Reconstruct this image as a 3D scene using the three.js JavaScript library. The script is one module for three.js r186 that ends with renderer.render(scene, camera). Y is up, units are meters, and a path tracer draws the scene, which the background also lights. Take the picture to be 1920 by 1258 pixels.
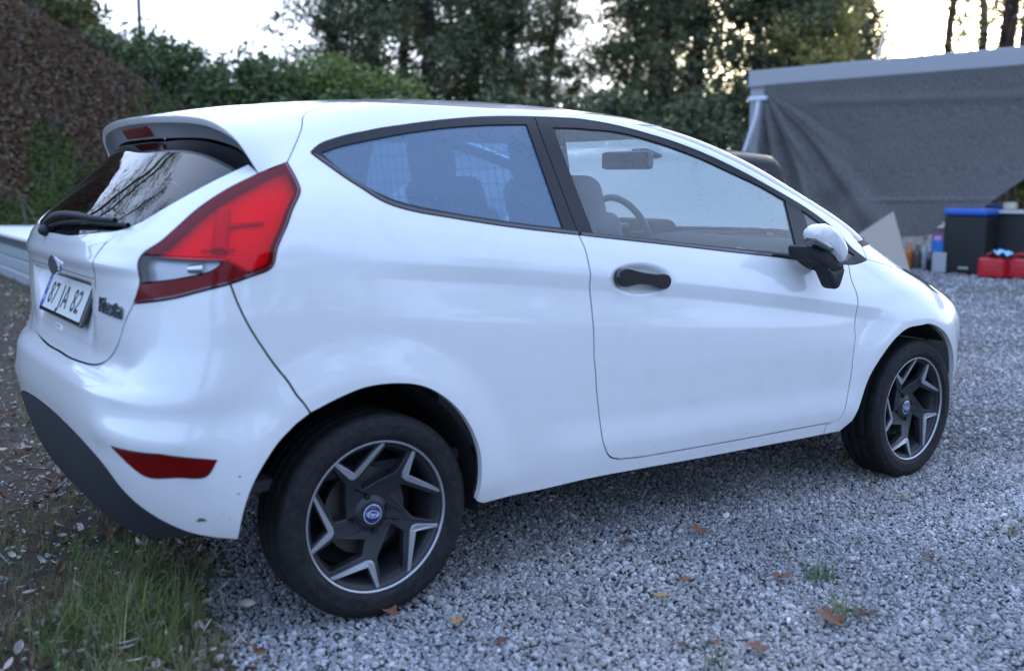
import * as THREE from 'three';
import { RoundedBoxGeometry } from 'three/addons/geometries/RoundedBoxGeometry.js';
import { mergeGeometries, mergeVertices, toCreasedNormals } from 'three/addons/utils/BufferGeometryUtils.js';
import { ImprovedNoise } from 'three/addons/math/ImprovedNoise.js';
import { FontLoader } from 'three/addons/loaders/FontLoader.js';
import { TessellateModifier } from 'three/addons/modifiers/TessellateModifier.js';
import { TextGeometry } from 'three/addons/geometries/TextGeometry.js';

// ---------------------------------------------------------------- camera
const D2R = Math.PI / 180;
const scene = new THREE.Scene();
const FOCAL = 1936, PW = 1920, PH = 1258;             // focal length in pixels of the photograph
const camPos = new THREE.Vector3(-1.29, 1.196, 3.269);
const camYaw = -54.58 * D2R, camPitch = -8.29 * D2R, camRoll = 0.32 * D2R;
const camF = new THREE.Vector3(Math.cos(camPitch) * Math.cos(camYaw), Math.sin(camPitch), Math.cos(camPitch) * Math.sin(camYaw));
const camR0 = new THREE.Vector3().crossVectors(camF, new THREE.Vector3(0, 1, 0)).normalize();
const camU0 = new THREE.Vector3().crossVectors(camR0, camF);
const camR = camR0.clone().multiplyScalar(Math.cos(camRoll)).addScaledVector(camU0, Math.sin(camRoll));
const camU = camU0.clone().multiplyScalar(Math.cos(camRoll)).addScaledVector(camR0, -Math.sin(camRoll));
const camera = new THREE.PerspectiveCamera(2 * Math.atan(PH / 2 / FOCAL) / D2R, 1024 / 670, 0.05, 500);
camera.position.copy(camPos);
camera.quaternion.setFromRotationMatrix(new THREE.Matrix4().makeBasis(camR, camU, camF.clone().negate()));
camera.focus = 3.85;
camera.userData.fStop = 2.0;
scene.add(camera);

// ---------------------------------------------------------------- sky: low sun behind trees, cool blue dome
const SUN = new THREE.Vector3(0.804, 0.15, -0.577).normalize();
{
  const w = 512, h = 256, d = new Float32Array(w * h * 4);
  const v = new THREE.Vector3();
  const nz = new ImprovedNoise();
  for (let j = 0; j < h; j++) for (let i = 0; i < w; i++) {
    const th = (j + 0.5) / h * Math.PI, ph = (i + 0.5) / w * 2 * Math.PI;
    // equirectangular: v up, u from -x.. as three.js maps it
    const el = -Math.cos(th) ;                         // row 0 is the bottom
    const r = Math.sqrt(Math.max(0, 1 - el * el));
    const lon = (i + 0.5) / w * 2 * Math.PI - Math.PI;
    v.set(Math.cos(lon) * r, el, Math.sin(lon) * r);
    const c = v.dot(SUN), ang = Math.acos(Math.min(1, Math.max(-1, c)));
    const hor = Math.exp(-Math.max(0, el) / 0.16);
    // dome
    let R = 0.405 + 0.10 * hor, G = 0.615 + 0.09 * hor, B = 1.08 - 0.02 * hor;
    // thin cloud veil
    const n = nz.noise(v.x * 2.2, v.y * 4.5, v.z * 2.2) + 0.5 * nz.noise(v.x * 5 + 7, v.y * 9, v.z * 5);
    const cl = Math.min(1, Math.max(0, 0.35 + 0.7 * n)) * 0.3;
    R += (0.78 - R) * cl; G += (0.84 - G) * cl; B += (1.0 - B) * cl;
    // forward glow
    const g1 = Math.exp(-ang * ang / (2 * 0.62 * 0.62)), g2 = Math.exp(-ang * ang / (2 * 0.10 * 0.10));
    R += 0.85 * g1 + 12 * g2; G += 0.76 * g1 + 10.2 * g2; B += 0.60 * g1 + 5.5 * g2;
    const k = (j * w + i) * 4;
    const lo = el < 0 ? 0.35 : 1;
    d[k] = R * lo; d[k + 1] = G * lo; d[k + 2] = B * lo; d[k + 3] = 1;
  }
  const t = new THREE.DataTexture(d, w, h, THREE.RGBAFormat, THREE.FloatType);
  t.mapping = THREE.EquirectangularReflectionMapping;
  t.magFilter = t.minFilter = THREE.LinearFilter;
  t.needsUpdate = true;
  scene.background = t;
  scene.environment = t;
}
const sun = new THREE.DirectionalLight(new THREE.Color(1.0, 0.83, 0.62), 1.4);
sun.position.copy(SUN).multiplyScalar(60);
sun.castShadow = true;
sun.shadow.radius = 5;
sun.shadow.mapSize.set(2048, 2048);
Object.assign(sun.shadow.camera, { left: -30, right: 30, top: 30, bottom: -30, near: 1, far: 160 });
scene.add(sun, sun.target);
const renderer = new THREE.WebGLRenderer({ antialias: true });
renderer.toneMapping = THREE.LinearToneMapping;
renderer.toneMappingExposure = 2.2;
renderer.shadowMap.enabled = true;

// ---------------------------------------------------------------- helpers
function rng(seed) { let a = seed >>> 0; return () => { a = (a + 0x6D2B79F5) | 0; let t = Math.imul(a ^ (a >>> 15), 1 | a); t = (t + Math.imul(t ^ (t >>> 7), 61 | t)) ^ t; return ((t ^ (t >>> 14)) >>> 0) / 4294967296; }; }
const noise = new ImprovedNoise();
const lerp = (a, b, t) => a + (b - a) * t, clamp = (x, a, b) => Math.min(b, Math.max(a, x));
const sst = (a, b, x) => { const t = clamp((x - a) / (b - a), 0, 1); return t * t * (3 - 2 * t); };
const gauss = (x, w) => Math.exp(-x * x / (w * w));
const V3 = (x, y, z) => new THREE.Vector3(x, y, z);
const names = {};
function numbered(n) { if (!(n in names)) { names[n] = 0; return n; } return n + '_' + String(++names[n]).padStart(3, '0'); }
function shadows(o) { o.castShadow = o.receiveShadow = true; return o; }
function mesh(name, geo, mat, parent) { const m = shadows(new THREE.Mesh(geo, mat)); m.name = parent ? name : numbered(name); (parent || scene).add(m); return m; }
function tag(o, label, category, group) { o.userData.label = label; o.userData.category = category; if (group) o.userData.group = group; return o; }
function thing(name, label, category, pos = [0, 0, 0], turn = 0, group) { const o = new THREE.Group(); o.name = numbered(name); o.position.set(...pos); o.rotation.y = turn; scene.add(o); return tag(o, label, category, group); }
function structure(name, geo, mat) { const m = mesh(name, geo, mat); m.userData.kind = 'structure'; return m; }
function ray(px, py) { return V3().copy(camF).addScaledVector(camR, (px - PW / 2) / FOCAL).addScaledVector(camU, -(py - PH / 2) / FOCAL); }
function V3z() { return new THREE.Vector3(); }
function atDepth(px, py, depth) { return ray(px, py).multiplyScalar(depth).add(camPos); }
function onGround(px, py, y = 0) { const d = ray(px, py); return d.multiplyScalar((y - camPos.y) / d.y).add(camPos); }
function tube(pts, r, seg = 24, rad = 8, closed = false) { return new THREE.TubeGeometry(new THREE.CatmullRomCurve3(pts.map(p => p.isVector3 ? p : V3(...p)), closed), seg, r, rad, closed); }
function rod(a, b, r0, r1 = r0, rad = 8) { const A = a.isVector3 ? a : V3(...a), B = b.isVector3 ? b : V3(...b), d = B.clone().sub(A), L = d.length(); const g = new THREE.CylinderGeometry(r1, r0, L, rad, 1); g.translate(0, L / 2, 0); g.applyQuaternion(new THREE.Quaternion().setFromUnitVectors(V3(0, 1, 0), d.normalize())); return g.translate(A.x, A.y, A.z); }
function rbox(w, h, d, r, x = 0, y = 0, z = 0, seg = 3) { return new RoundedBoxGeometry(w, h, d, seg, Math.min(r, w / 2.01, h / 2.01, d / 2.01)).translate(x, y, z); }
function clean(g) { const o = new THREE.BufferGeometry(); const q = g.index ? g.toNonIndexed() : g; o.setAttribute('position', q.attributes.position.clone()); if (q.attributes.normal) o.setAttribute('normal', q.attributes.normal.clone()); else o.computeVertexNormals(); return o; }
function merge(list) { return mergeGeometries(list.map(clean)); }
function rgb(r, g, b) { return new THREE.Color().setRGB(r, g, b); }
function std(c, rough, metal = 0, extra = {}) { return new THREE.MeshStandardMaterial({ color: c.isColor ? c : rgb(...c), roughness: rough, metalness: metal, side: THREE.DoubleSide, ...extra }); }
function phys(c, rough, extra = {}) { return new THREE.MeshPhysicalMaterial({ color: c.isColor ? c : rgb(...c), roughness: rough, side: THREE.DoubleSide, ...extra }); }
function noiseTexture(n, fn, srgb = true) { const d = new Uint8Array(n * n * 4); for (let j = 0; j < n; j++) for (let i = 0; i < n; i++) { const c = fn(i / n, j / n), k = (j * n + i) * 4; d[k] = clamp(c[0], 0, 1) * 255; d[k + 1] = clamp(c[1], 0, 1) * 255; d[k + 2] = clamp(c[2], 0, 1) * 255; d[k + 3] = 255; } const t = new THREE.DataTexture(d, n, n); t.wrapS = t.wrapT = THREE.RepeatWrapping; t.magFilter = THREE.LinearFilter; t.minFilter = THREE.LinearMipmapLinearFilter; t.generateMipmaps = true; if (srgb) t.colorSpace = THREE.SRGBColorSpace; t.needsUpdate = true; return t; }
// periodic fractal noise on the unit square
function pnoise(u, v, f, seed, oct = 4) { let a = 0, amp = 0.5; for (let o = 0; o < oct; o++) { const R = f / (2 * Math.PI), A = u * 2 * Math.PI, B = v * 2 * Math.PI; a += amp * noise.noise(R * Math.cos(A) + seed, R * Math.sin(A) + R * Math.cos(B) * 1.0 + seed * 1.7, R * Math.sin(B) - seed); f *= 2; amp *= 0.5; } return a; }
// ---------------------------------------------------------------- ground, verge, bank
const Fh = V3(camF.x, 0, camF.z).normalize(), Rh = camR0.clone();
function atDep(px, py, dep) { const d = ray(px, py); return d.multiplyScalar(dep / d.dot(Fh)).add(camPos); }
function local(lat, dep, y = 0) { return V3(camPos.x + Rh.x * lat + Fh.x * dep, y, camPos.z + Rh.z * lat + Fh.z * dep); }
const faceCam = Math.atan2(-Fh.x, -Fh.z);
function vergeEdge(z) { const base = z > 0.4 ? -0.34 - 0.16 * (z - 0.4) : -0.34 + 0.42 * (0.4 - z) - 0.06 * sst(0.4, -0.6, z); return base + 0.07 * noise.noise(z * 2.3, 4.1, 0) + 0.03 * noise.noise(z * 9, 1.1, 3); }
let bankYOf;
const groundY = (x, z) => 0.012 * noise.noise(x * 0.9, z * 0.9, 5) + 0.008 * noise.noise(x * 2.7, z * 2.7, 9);
{
  const gravelMap = noiseTexture(1024, (u, v) => { const a = pnoise(u, v, 150, 4.4, 3), b = pnoise(u, v, 18, 7.7, 3); const k = 0.47 + 0.55 * a + 0.14 * b; return [k * 1.0, k * 1.0, k * 1.01]; });
  const gravelBump = noiseTexture(512, (u, v) => { const k = 0.5 + 1.1 * pnoise(u, v, 120, 2.7, 2); return [k, k, k]; }, false);
  const soilMap = noiseTexture(512, (u, v) => { const a = pnoise(u, v, 40, 3.3, 5), b = pnoise(u, v, 7, 1.9, 3); const k = 0.20 + 0.25 * a, g = clamp(b * 2.2, 0, 1); return [k * 1.25, k * (1.02 + 0.2 * g), k * 0.85]; });
  const g = new THREE.PlaneGeometry(260, 260, 260, 260).rotateX(-Math.PI / 2); const p = g.attributes.position, uv = g.attributes.uv; for (let i = 0; i < p.count; i++) uv.setXY(i, p.getX(i) / 1.7, p.getZ(i) / 1.7);
  p.needsUpdate = true; g.translate(0, -0.016, 0); 
  structure('gravel_ground', g, std([0.60, 0.60, 0.60], 0.95, 0, { map: gravelMap, bumpMap: gravelBump, bumpScale: 0.012 }));
  // verge: soil sheet with an uneven edge
  const sh = new THREE.Shape(); const zs = []; for (let z = 3.2; z > -26; z -= (z > -3 ? 0.05 : 0.4)) zs.push(z);
  sh.moveTo(-14, -3.2); for (const z of zs) sh.lineTo(vergeEdge(z), -z); sh.lineTo(-14, 26); sh.closePath();
  const vg = new THREE.ShapeGeometry(sh).rotateX(-Math.PI / 2); const q = vg.attributes.position, w = vg.attributes.uv; for (let i = 0; i < q.count; i++) w.setXY(i, q.getX(i) / 1.3, q.getZ(i) / 1.3);
  structure('verge_soil', vg.translate(0, -0.008, 0), std([0.46, 0.42, 0.27], 0.98, 0, { map: soilMap, bumpMap: soilMap, bumpScale: 0.02 }));
  // earth bank behind on the left
  const bankTop = lat => clamp(2.95 - 0.62 * (lat + 7.2), 0.1, 7) * sst(-2.2, -5.2, lat);
  const BL = 130, BD = 60, gp2 = [], ix = [], uv2 = [];
  const bankY = (lat, dep) => { const d = dep + 0.5 * noise.noise(lat * 0.6, 2, 0); const t = sst(16.6, 21.2, d); const y = bankTop(lat) * t; return y + (0.16 * noise.noise(lat * 1.3, dep * 1.3, 3) + 0.09 * noise.noise(lat * 3.4, dep * 3.4, 8)) * t; };
  for (let j = 0; j <= BD; j++) for (let i = 0; i <= BL; i++) { const lat = -26 + 26 * i / BL, dep = 15.6 + 14 * j / BD; const P = local(lat, dep, bankY(lat, dep) - 0.03); gp2.push(P.x, P.y, P.z); uv2.push(lat / 1.6, dep / 1.6); }
  for (let j = 0; j < BD; j++) for (let i = 0; i < BL; i++) { const a = j * (BL + 1) + i; ix.push(a, a + 1, a + BL + 1, a + 1, a + BL + 2, a + BL + 1); }
  const bg = new THREE.BufferGeometry(); bg.setAttribute('position', new THREE.Float32BufferAttribute(gp2, 3)); bg.setAttribute('uv', new THREE.Float32BufferAttribute(uv2, 2)); bg.setIndex(ix); bg.computeVertexNormals();
  structure('earth_bank', bg, std([0.36, 0.24, 0.14], 1, 0, { map: soilMap, bumpMap: soilMap, bumpScale: 0.05 }));
  bankYOf = bankY;
}

let tuftGeo;
// ---- scattered matter: stones, litter, grass
function leafShape(w, l, curl, seg = 3) { const pos = [], idx = []; for (let j = 0; j <= seg; j++) { const t = j / seg, ww = w * Math.sin(Math.PI * (0.06 + 0.9 * t)) ** 0.8; for (const s of [-1, 0, 1]) pos.push(s * ww / 2, Math.abs(s) * curl * ww * 0.9 + curl * l * (t - 0.5) ** 2 * 1.4, (t - 0.5) * l); } for (let j = 0; j < seg; j++) for (let k = 0; k < 2; k++) { const a = j * 3 + k; idx.push(a, a + 3, a + 1, a + 1, a + 3, a + 4); } const g = new THREE.BufferGeometry(); g.setAttribute('position', new THREE.Float32BufferAttribute(pos, 3)); g.setIndex(idx); g.computeVertexNormals(); return g; }
function scatter(name, geo, mat, list, label, category) {        // list of [x, y, z, sx, sy, sz, rx, ry, rz, r, g, b]
  const m = shadows(new THREE.InstancedMesh(geo, mat, list.length)); m.name = numbered(name); const d = new THREE.Object3D(), c = new THREE.Color();
  list.forEach((q, i) => { d.position.set(q[0], q[1], q[2]); d.scale.set(q[3], q[4], q[5]); d.rotation.set(q[6], q[7], q[8]); d.updateMatrix(); m.setMatrixAt(i, d.matrix); m.setColorAt(i, c.setRGB(q[9], q[10], q[11])); });
  m.userData.kind = 'stuff'; tag(m, label, category); scene.add(m); return m;
}
{
  const R = rng(11);
  // gravel chips: angular, a few shapes
  const stones = [0, 1, 2, 3].map(v => { const r = rng(40 + v), g = new THREE.IcosahedronGeometry(1, 0), m = new Map(), p = g.attributes.position; for (let i = 0; i < p.count; i++) { const k = [p.getX(i), p.getY(i), p.getZ(i)].map(q => q.toFixed(3)).join(); if (!m.has(k)) m.set(k, 0.72 + 0.5 * r()); const s = m.get(k); p.setXYZ(i, p.getX(i) * s * 1.15, p.getY(i) * s * 0.62, p.getZ(i) * s * (0.72 + 0.06 * v)); } g.computeVertexNormals(); return g; });
  const lists = [[], [], [], []];
  const inView = (P, m) => { const d = P.clone().sub(camPos), dep = d.dot(Fh), lat = d.dot(Rh); return dep > 0.8 && Math.abs(lat) < 0.52 * dep + m; };
  const bands = [[0, 4.6, 11500, 1.0], [4.6, 7.5, 4200, 1.12], [7.5, 11, 1300, 1.5], [11, 17, 330, 2.2]];
  for (const [d0, d1, dens, sc] of bands) {
    const latM = 0.52 * d1 + 1.2, n = Math.round((d1 - d0) * 2 * latM * dens);
    for (let k = 0; k < n; k++) {
      const lat = (R() * 2 - 1) * latM, dep = d0 + R() * (d1 - d0); const P = local(lat, dep); const e = vergeEdge(P.z);
      const t = R(), a = R(), b = R(), c = R(), e1 = R(), e2 = R(), e3 = R();
      if (!inView(P, 1.0)) continue;
      if (P.x < e + (a - 0.5) * 0.25 && b > 0.03) continue;
      const s = (0.0047 + 0.0066 * t * t * t + (e2 > 0.975 ? 0.006 : 0)) * sc; let k0 = (0.18 + 0.26 * c * c) * (1 + 0.30 * noise.noise(P.x * 1.1, P.z * 1.1, 1) + 0.22 * noise.noise(P.x * 3.5, P.z * 3.5, 4)); if (e1 > 0.975) k0 *= 1.5;
      const warm = (e2 - 0.5) * 0.08 + 0.10 * Math.max(0, noise.noise(P.x * 0.8, P.z * 0.8, 8));
      lists[k % 4].push([P.x, groundY(P.x, P.z) + s * 0.10 - 0.004, P.z, s, s, s, (e3 - 0.5) * 1.6, a * 6.28, (t - 0.5) * 1.6, k0 * (1 + warm), k0, k0 * (1.02 - warm)]);
    }
  }
  let n = 0; lists.forEach((l, i) => { n += l.length; scatter('gravel_chips', stones[i], std([1, 1, 1], 0.82), l, ['loose blue-grey gravel chips covering the yard around the car', 'broken grey stone chips spread over the yard', 'flat grey gravel chips lying among the other stones', 'narrow grey gravel chips lying among the other stones'][i], 'gravel'); });
  console.log('stones', n);
  // litter on the verge: pale and brown curled leaves, bits
  const lf = [leafShape(0.38, 1, 0.6, 4), leafShape(0.5, 1, 0.95, 4), leafShape(0.13, 1.5, 0.3, 4)], ll = [[], [], []];
  for (let k = 0; k < 46000; k++) {
    const dep = 1.9 + 12 * Math.pow(R(), 1.5), lat = (R() * 2 - 1) * (0.52 * dep + 0.6), P = local(lat, dep); const a = R(), b = R(), c = R(), d = R(), e = R(), f = R();
    if (P.x > vergeEdge(P.z) + (a - 0.6) * 0.3 * a || !inView(P, 0.6)) continue; const dens = 0.5 + 0.9 * noise.noise(P.x * 1.7, P.z * 1.7, 12); if (b > dens) continue;
    const s = 0.014 + 0.030 * c * c, pale = d > 0.45; const t = 0.6 + 0.6 * e; const col = pale ? [0.45 * t, 0.39 * t, 0.35 * t] : [0.16 * t, 0.085 * t, 0.05 * t];
    ll[k % 3].push([P.x, 0.004 + 0.045 * f * f, P.z, s * (0.6 + 0.7 * e), s, s, (a - 0.5) * 2.2, b * 17, (d - 0.5) * 2.2, ...col]);
  }
  ll.forEach((l, i) => scatter('leaf_litter', lf[i], std([1, 1, 1], 0.9), l, ['curled dry leaves lying thickly on the verge behind the car', 'broad dead leaves scattered over the grassy verge', 'narrow dry leaves and straw lying on the verge'][i], 'leaf litter'));
  // grass tufts
  const tuft = v => { const r = rng(90 + v), pos = [], idx = []; const nb = 9; for (let b = 0; b < nb; b++) { const az = r() * 6.28, lean = 0.15 + 0.75 * r(), h = 0.5 + 0.5 * r(), w = 0.008 + 0.007 * r(), ox = (r() - 0.5) * 0.25, oz = (r() - 0.5) * 0.25, o = pos.length / 3, sg = 4; for (let j = 0; j <= sg; j++) { const t = j / sg, x = ox + Math.cos(az) * lean * t * t * h, z = oz + Math.sin(az) * lean * t * t * h, y = h * t * (1 - 0.35 * lean * t), ww = w * (1 - t * 0.92); pos.push(x - Math.sin(az) * ww, y, z + Math.cos(az) * ww, x + Math.sin(az) * ww, y, z - Math.cos(az) * ww); if (j) { const k = o + j * 2; idx.push(k - 2, k - 1, k, k - 1, k + 1, k); } } } const g = new THREE.BufferGeometry(); g.setAttribute('position', new THREE.Float32BufferAttribute(pos, 3)); g.setIndex(idx); g.computeVertexNormals(); return g; };
  tuftGeo = [tuft(0), tuft(1), tuft(2)];
  const gl = [[], [], []];
  const spots = [[-0.56, 0.50, 0.34, 0.22], [-0.64, 0.80, 0.30, 0.15], [-0.46, 0.20, 0.28, 0.20], [-0.95, 0.2, 0.3, 0.10], [-0.9, 0.65, 0.25, 0.10]];
  for (let k = 0; k < 42000; k++) {
    const dep = 1.9 + 11 * Math.pow(R(), 1.7), lat = (R() * 2 - 1) * (0.52 * dep + 0.6), P = local(lat, dep); const a = R(), b = R(), c = R(), d = R(), e = R();
    if (P.x > vergeEdge(P.z) - 0.02 || !inView(P, 0.6)) continue; let dens = (P.z < -0.2 ? 0.62 : 0.36) + 1.3 * noise.noise(P.x * 1.3 + 3, P.z * 1.3, 2.5), h = 0.035 + 0.04 * c;
    for (const [sx, sz, rad, hh] of spots) { const q = Math.hypot(P.x - sx, P.z - sz) / rad; if (q < 1) { dens = Math.max(dens, 0.22 * (1 - q * 0.6)); h = Math.max(h, hh * (1 - 0.6 * q) * (0.4 + 0.6 * d)); } }
    if (b > dens) continue; const t = 0.7 + 0.6 * e, dry = a > 0.7; const ol = 0.75 + 0.5 * noise.noise(P.x * 3, P.z * 3, 7); const col = dry ? [0.20 * t, 0.17 * t, 0.085 * t] : [0.115 * t, 0.178 * t * ol, 0.030 * t];
    gl[k % 3].push([P.x, -0.01, P.z, h * 1.1, h, h * 1.1, 0, a * 6.28, 0, ...col]);
  }
  for (const [sx, sz, rad, hh] of spots.slice(0, 3)) for (let k = 0; k < 11; k++) { const a = R() * 6.28, q = Math.sqrt(R()) * rad * 0.8, t = 0.8 + 0.5 * R(); const dry = R() > 0.75; gl[k % 3].push([sx + Math.cos(a) * q, -0.01, sz + Math.sin(a) * q, hh * 0.9, hh * (0.55 + 0.5 * R()), hh * 0.9, 0, R() * 6.28, 0, ...(dry ? [0.22 * t, 0.2 * t, 0.1 * t] : [0.05 * t, 0.10 * t, 0.026 * t])]); }
  gl.forEach((l, i) => scatter('verge_grass', tuftGeo[i], std([1, 1, 1], 0.75), l, ['long green grass growing on the verge beside the rear bumper', 'short green grass growing through the litter', 'thin mixed grass growing on the verge'][i], 'grass'));
  // bank cover
  const bl = [[], []];
  for (let k = 0; k < 120000; k++) { const lat = -15.5 + 12 * R(), dep = 16 + 6.5 * R(); const a = R(), b = R(), c = R(), d = R(), e = R(); const y = bankYOf(lat, dep); if (y < 0.02 && a > 0.3) continue; const P = local(lat, dep, y + 0.05 * b); const green = noise.noise(lat * 0.8, dep * 0.9, 6) + 0.35 * (1 - y / 2.5) > 0.16 + 0.25 * (c - 0.5); const t = 0.5 + 0.9 * d; const s = 0.035 + 0.06 * e; bl[k % 2].push([P.x, P.y, P.z, s, s, s, (a - 0.5) * 2.4, b * 6.28, (c - 0.5) * 2.4, ...(green ? [0.075 * t, 0.105 * t, 0.022 * t] : e > 0.8 ? [0.19 * t, 0.14 * t, 0.085 * t] : [0.115 * t, 0.062 * t, 0.028 * t])]); }
  bl.forEach((l, i) => scatter('bank_litter', lf[i], std([1, 1, 1], 0.95), l, ['brown leaf litter and creepers covering the earth bank', 'broad dead leaves lying on the slope of the bank'][i], 'leaf litter'));
  // dead stems on the bank
  const st = []; for (let k = 0; k < 420; k++) { const lat = -14 + 9.5 * R(), dep = 16.8 + 4.6 * R(), y = bankYOf(lat, dep), P = local(lat, dep, y - 0.02); const az = R() * 6.28, l = 0.35 + 0.6 * R(); st.push([P.x, P.y, P.z, 1, l, 1, (R() - 0.5) * 1.8, az, (R() - 0.5) * 1.8, 0.13, 0.10, 0.09]); }
  scatter('bramble_stems', new THREE.CylinderGeometry(0.004, 0.008, 1, 5).translate(0, 0.5, 0), std([1, 1, 1], 0.9), st, 'thin bare bramble stems sticking out of the bank', 'bramble');
}
// single leaves and tufts lying on the gravel
{
  const R = rng(5), brown = [std([0.17, 0.075, 0.04], 0.85), std([0.10, 0.05, 0.035], 0.85), std([0.34, 0.20, 0.08], 0.85)];
  const lobed = (w, l) => { const s = new THREE.Shape(); const n = 22; for (let i = 0; i <= n; i++) { const t = i / n * Math.PI * 2, r = 0.5 * (0.72 + 0.28 * Math.cos(t * 5 + 0.4)); const x = Math.cos(t) * r * l, y = Math.sin(t) * r * w; i ? s.lineTo(x, y) : s.moveTo(x, y); } const g = new THREE.ExtrudeGeometry(s, { depth: 0.001, bevelEnabled: false }); g.rotateX(-Math.PI / 2); const p = g.attributes.position; for (let i = 0; i < p.count; i++) p.setY(i, p.getY(i) + 0.9 * p.getZ(i) ** 2 / w + 0.35 * p.getX(i) ** 2 / l); g.computeVertexNormals(); return g; };
  const spots = [[1310, 1003, 0.09, 0], [1170, 1026, 0.055, 1], [1742, 1053, 0.075, 1], [1466, 1092, 0.095, 0], [1285, 1097, 0.055, 0], [1240, 1128, 0.06, 2], [1556, 1170, 0.12, 0], [1625, 1162, 0.08, 1], [858, 1176, 0.075, 2], [1343, 1217, 0.05, 0], [1420, 1226, 0.075, 0], [733, 1158, 0.08, 0], [1470, 1046, 0.05, 1], [1700, 938, 0.05, 2], [1643, 908, 0.06, 1], [1278, 1220, 0.035, 1], [940, 1213, 0.05, 1], [620, 1160, 0.06, 1]];
  for (const [px, py, s, m] of spots) { const P = onGround(px, py); const o = mesh('fallen_leaf', lobed(s * 0.62, s), brown[m]); o.position.set(P.x, 0.016, P.z); o.rotation.set((R() - 0.5) * 0.35, R() * 6.28, (R() - 0.5) * 0.35); tag(o, 'brown curled dead leaf lying on the grey gravel', 'leaf', 'dead leaves lying on the gravel'); }
  const tl = [['small bright green grass tuft growing through gravel', 1540, 1085, 0.10, 14], ['pale dry weed standing beside a large brown leaf', 1580, 1160, 0.13, 9], ['lone thin grass shoot with few blades in gravel', 1356, 1252, 0.11, 3], ['yellowish grass sprig in the open gravel', 1900, 1003, 0.07, 8], ['grass tuft beside the front tyre', 1600, 862, 0.10, 6]];
  tl.forEach(([label, px, py, h, n], i) => { const P = onGround(px, py); const t = thing('grass_tuft', label, 'grass tuft', [P.x, 0, P.z]); const mt = std(i === 1 || i === 3 ? [0.17, 0.17, 0.07] : [0.07, 0.12, 0.035], 0.8); for (let k = 0; k < n; k++) { const b = mesh('blades', tuftGeo[k % 3], mt, t); const hh = h * (0.55 + 0.5 * R()); b.scale.set(hh * 0.9, hh, hh * 0.9); b.position.set((R() - 0.5) * h * 0.9, 0, (R() - 0.5) * h * 0.6); b.rotation.y = R() * 6.28; } });
}
// ---------------------------------------------------------------- car body surface
// The body is one smooth surface S(u, v): u runs round the plan from the rear centre along the
// right side to the front centre, v runs up from the skirt to the roof ring and then over the roof.
function pchip(xs, ys) {
  const n = xs.length, h = [], dl = [], m = new Array(n).fill(0);
  for (let i = 0; i < n - 1; i++) { h.push(xs[i + 1] - xs[i]); dl.push((ys[i + 1] - ys[i]) / h[i]); }
  for (let i = 1; i < n - 1; i++) if (dl[i - 1] * dl[i] > 0) { const w1 = 2 * h[i] + h[i - 1], w2 = h[i] + 2 * h[i - 1]; m[i] = (w1 + w2) / (w1 / dl[i - 1] + w2 / dl[i]); }
  m[0] = dl[0]; m[n - 1] = dl[n - 2];
  return x => { if (x <= xs[0]) return ys[0] + m[0] * (x - xs[0]); if (x >= xs[n - 1]) return ys[n - 1] + m[n - 1] * (x - xs[n - 1]); let i = 0; while (x > xs[i + 1]) i++; const t = (x - xs[i]) / h[i], t2 = t * t, t3 = t2 * t; return (2 * t3 - 3 * t2 + 1) * ys[i] + (t3 - 2 * t2 + t) * h[i] * m[i] + (-2 * t3 + 3 * t2) * ys[i + 1] + (t3 - t2) * h[i] * m[i + 1]; };
}
const table = o => { const k = Object.keys(o).map(Number).sort((a, b) => a - b); return pchip(k, k.map(q => o[q])); };
const rearX = table({ 0.18: -0.53, 0.25: -0.585, 0.32: -0.622, 0.40: -0.648, 0.50: -0.668, 0.58: -0.675, 0.65: -0.670, 0.72: -0.645, 0.80: -0.624, 0.90: -0.617, 0.96: -0.622, 1.0: -0.628, 1.03: -0.624, 1.06: -0.608, 1.10: -0.575, 1.15: -0.528, 1.20: -0.479, 1.25: -0.429, 1.30: -0.379, 1.36: -0.315, 1.40: -0.235, 1.43: -0.13 });
const ledgeX = table({ 0.18: 0, 0.66: 0, 0.682: 0.006, 0.70: 0.028, 0.73: 0.026, 0.80: 0.008, 0.88: 0, 1.43: 0 });   // the step from bumper to tailgate
const rearN = table({ 0.18: 3.6, 0.5: 4.2, 0.9: 4.0, 1.05: 3.1, 1.2: 2.8, 1.43: 2.6 });
const rearL = table({ 0.18: 0.42, 0.9: 0.42, 1.05: 0.42, 1.2: 0.40, 1.43: 0.42 });
const frontX = table({ 0.18: 3.12, 0.30: 3.20, 0.45: 3.265, 0.55: 3.275, 0.62: 3.26, 0.68: 3.205, 0.74: 3.10, 0.80: 2.96, 0.86: 2.80, 0.92: 2.66, 0.96: 2.57, 0.99: 2.51, 1.02: 2.455, 1.10: 2.30, 1.20: 2.085, 1.30: 1.84, 1.38: 1.59, 1.43: 1.36 });
const frontN = table({ 0.18: 2.25, 0.55: 2.25, 0.75: 2.3, 0.95: 2.5, 1.1: 2.8, 1.43: 2.8 });
const frontL = table({ 0.18: 0.70, 0.55: 0.78, 0.75: 0.70, 0.95: 0.55, 1.05: 0.44, 1.2: 0.42, 1.43: 0.46 });
const sideZ = table({ 0.10: 0.775, 0.20: 0.803, 0.28: 0.824, 0.36: 0.838, 0.45: 0.845, 0.55: 0.850, 0.65: 0.853, 0.75: 0.853, 0.85: 0.848, 0.92: 0.841, 0.98: 0.826, 1.04: 0.803, 1.10: 0.771, 1.16: 0.737, 1.22: 0.704, 1.28: 0.671, 1.34: 0.636, 1.39: 0.600, 1.43: 0.560, 1.47: 0.50 });
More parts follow.
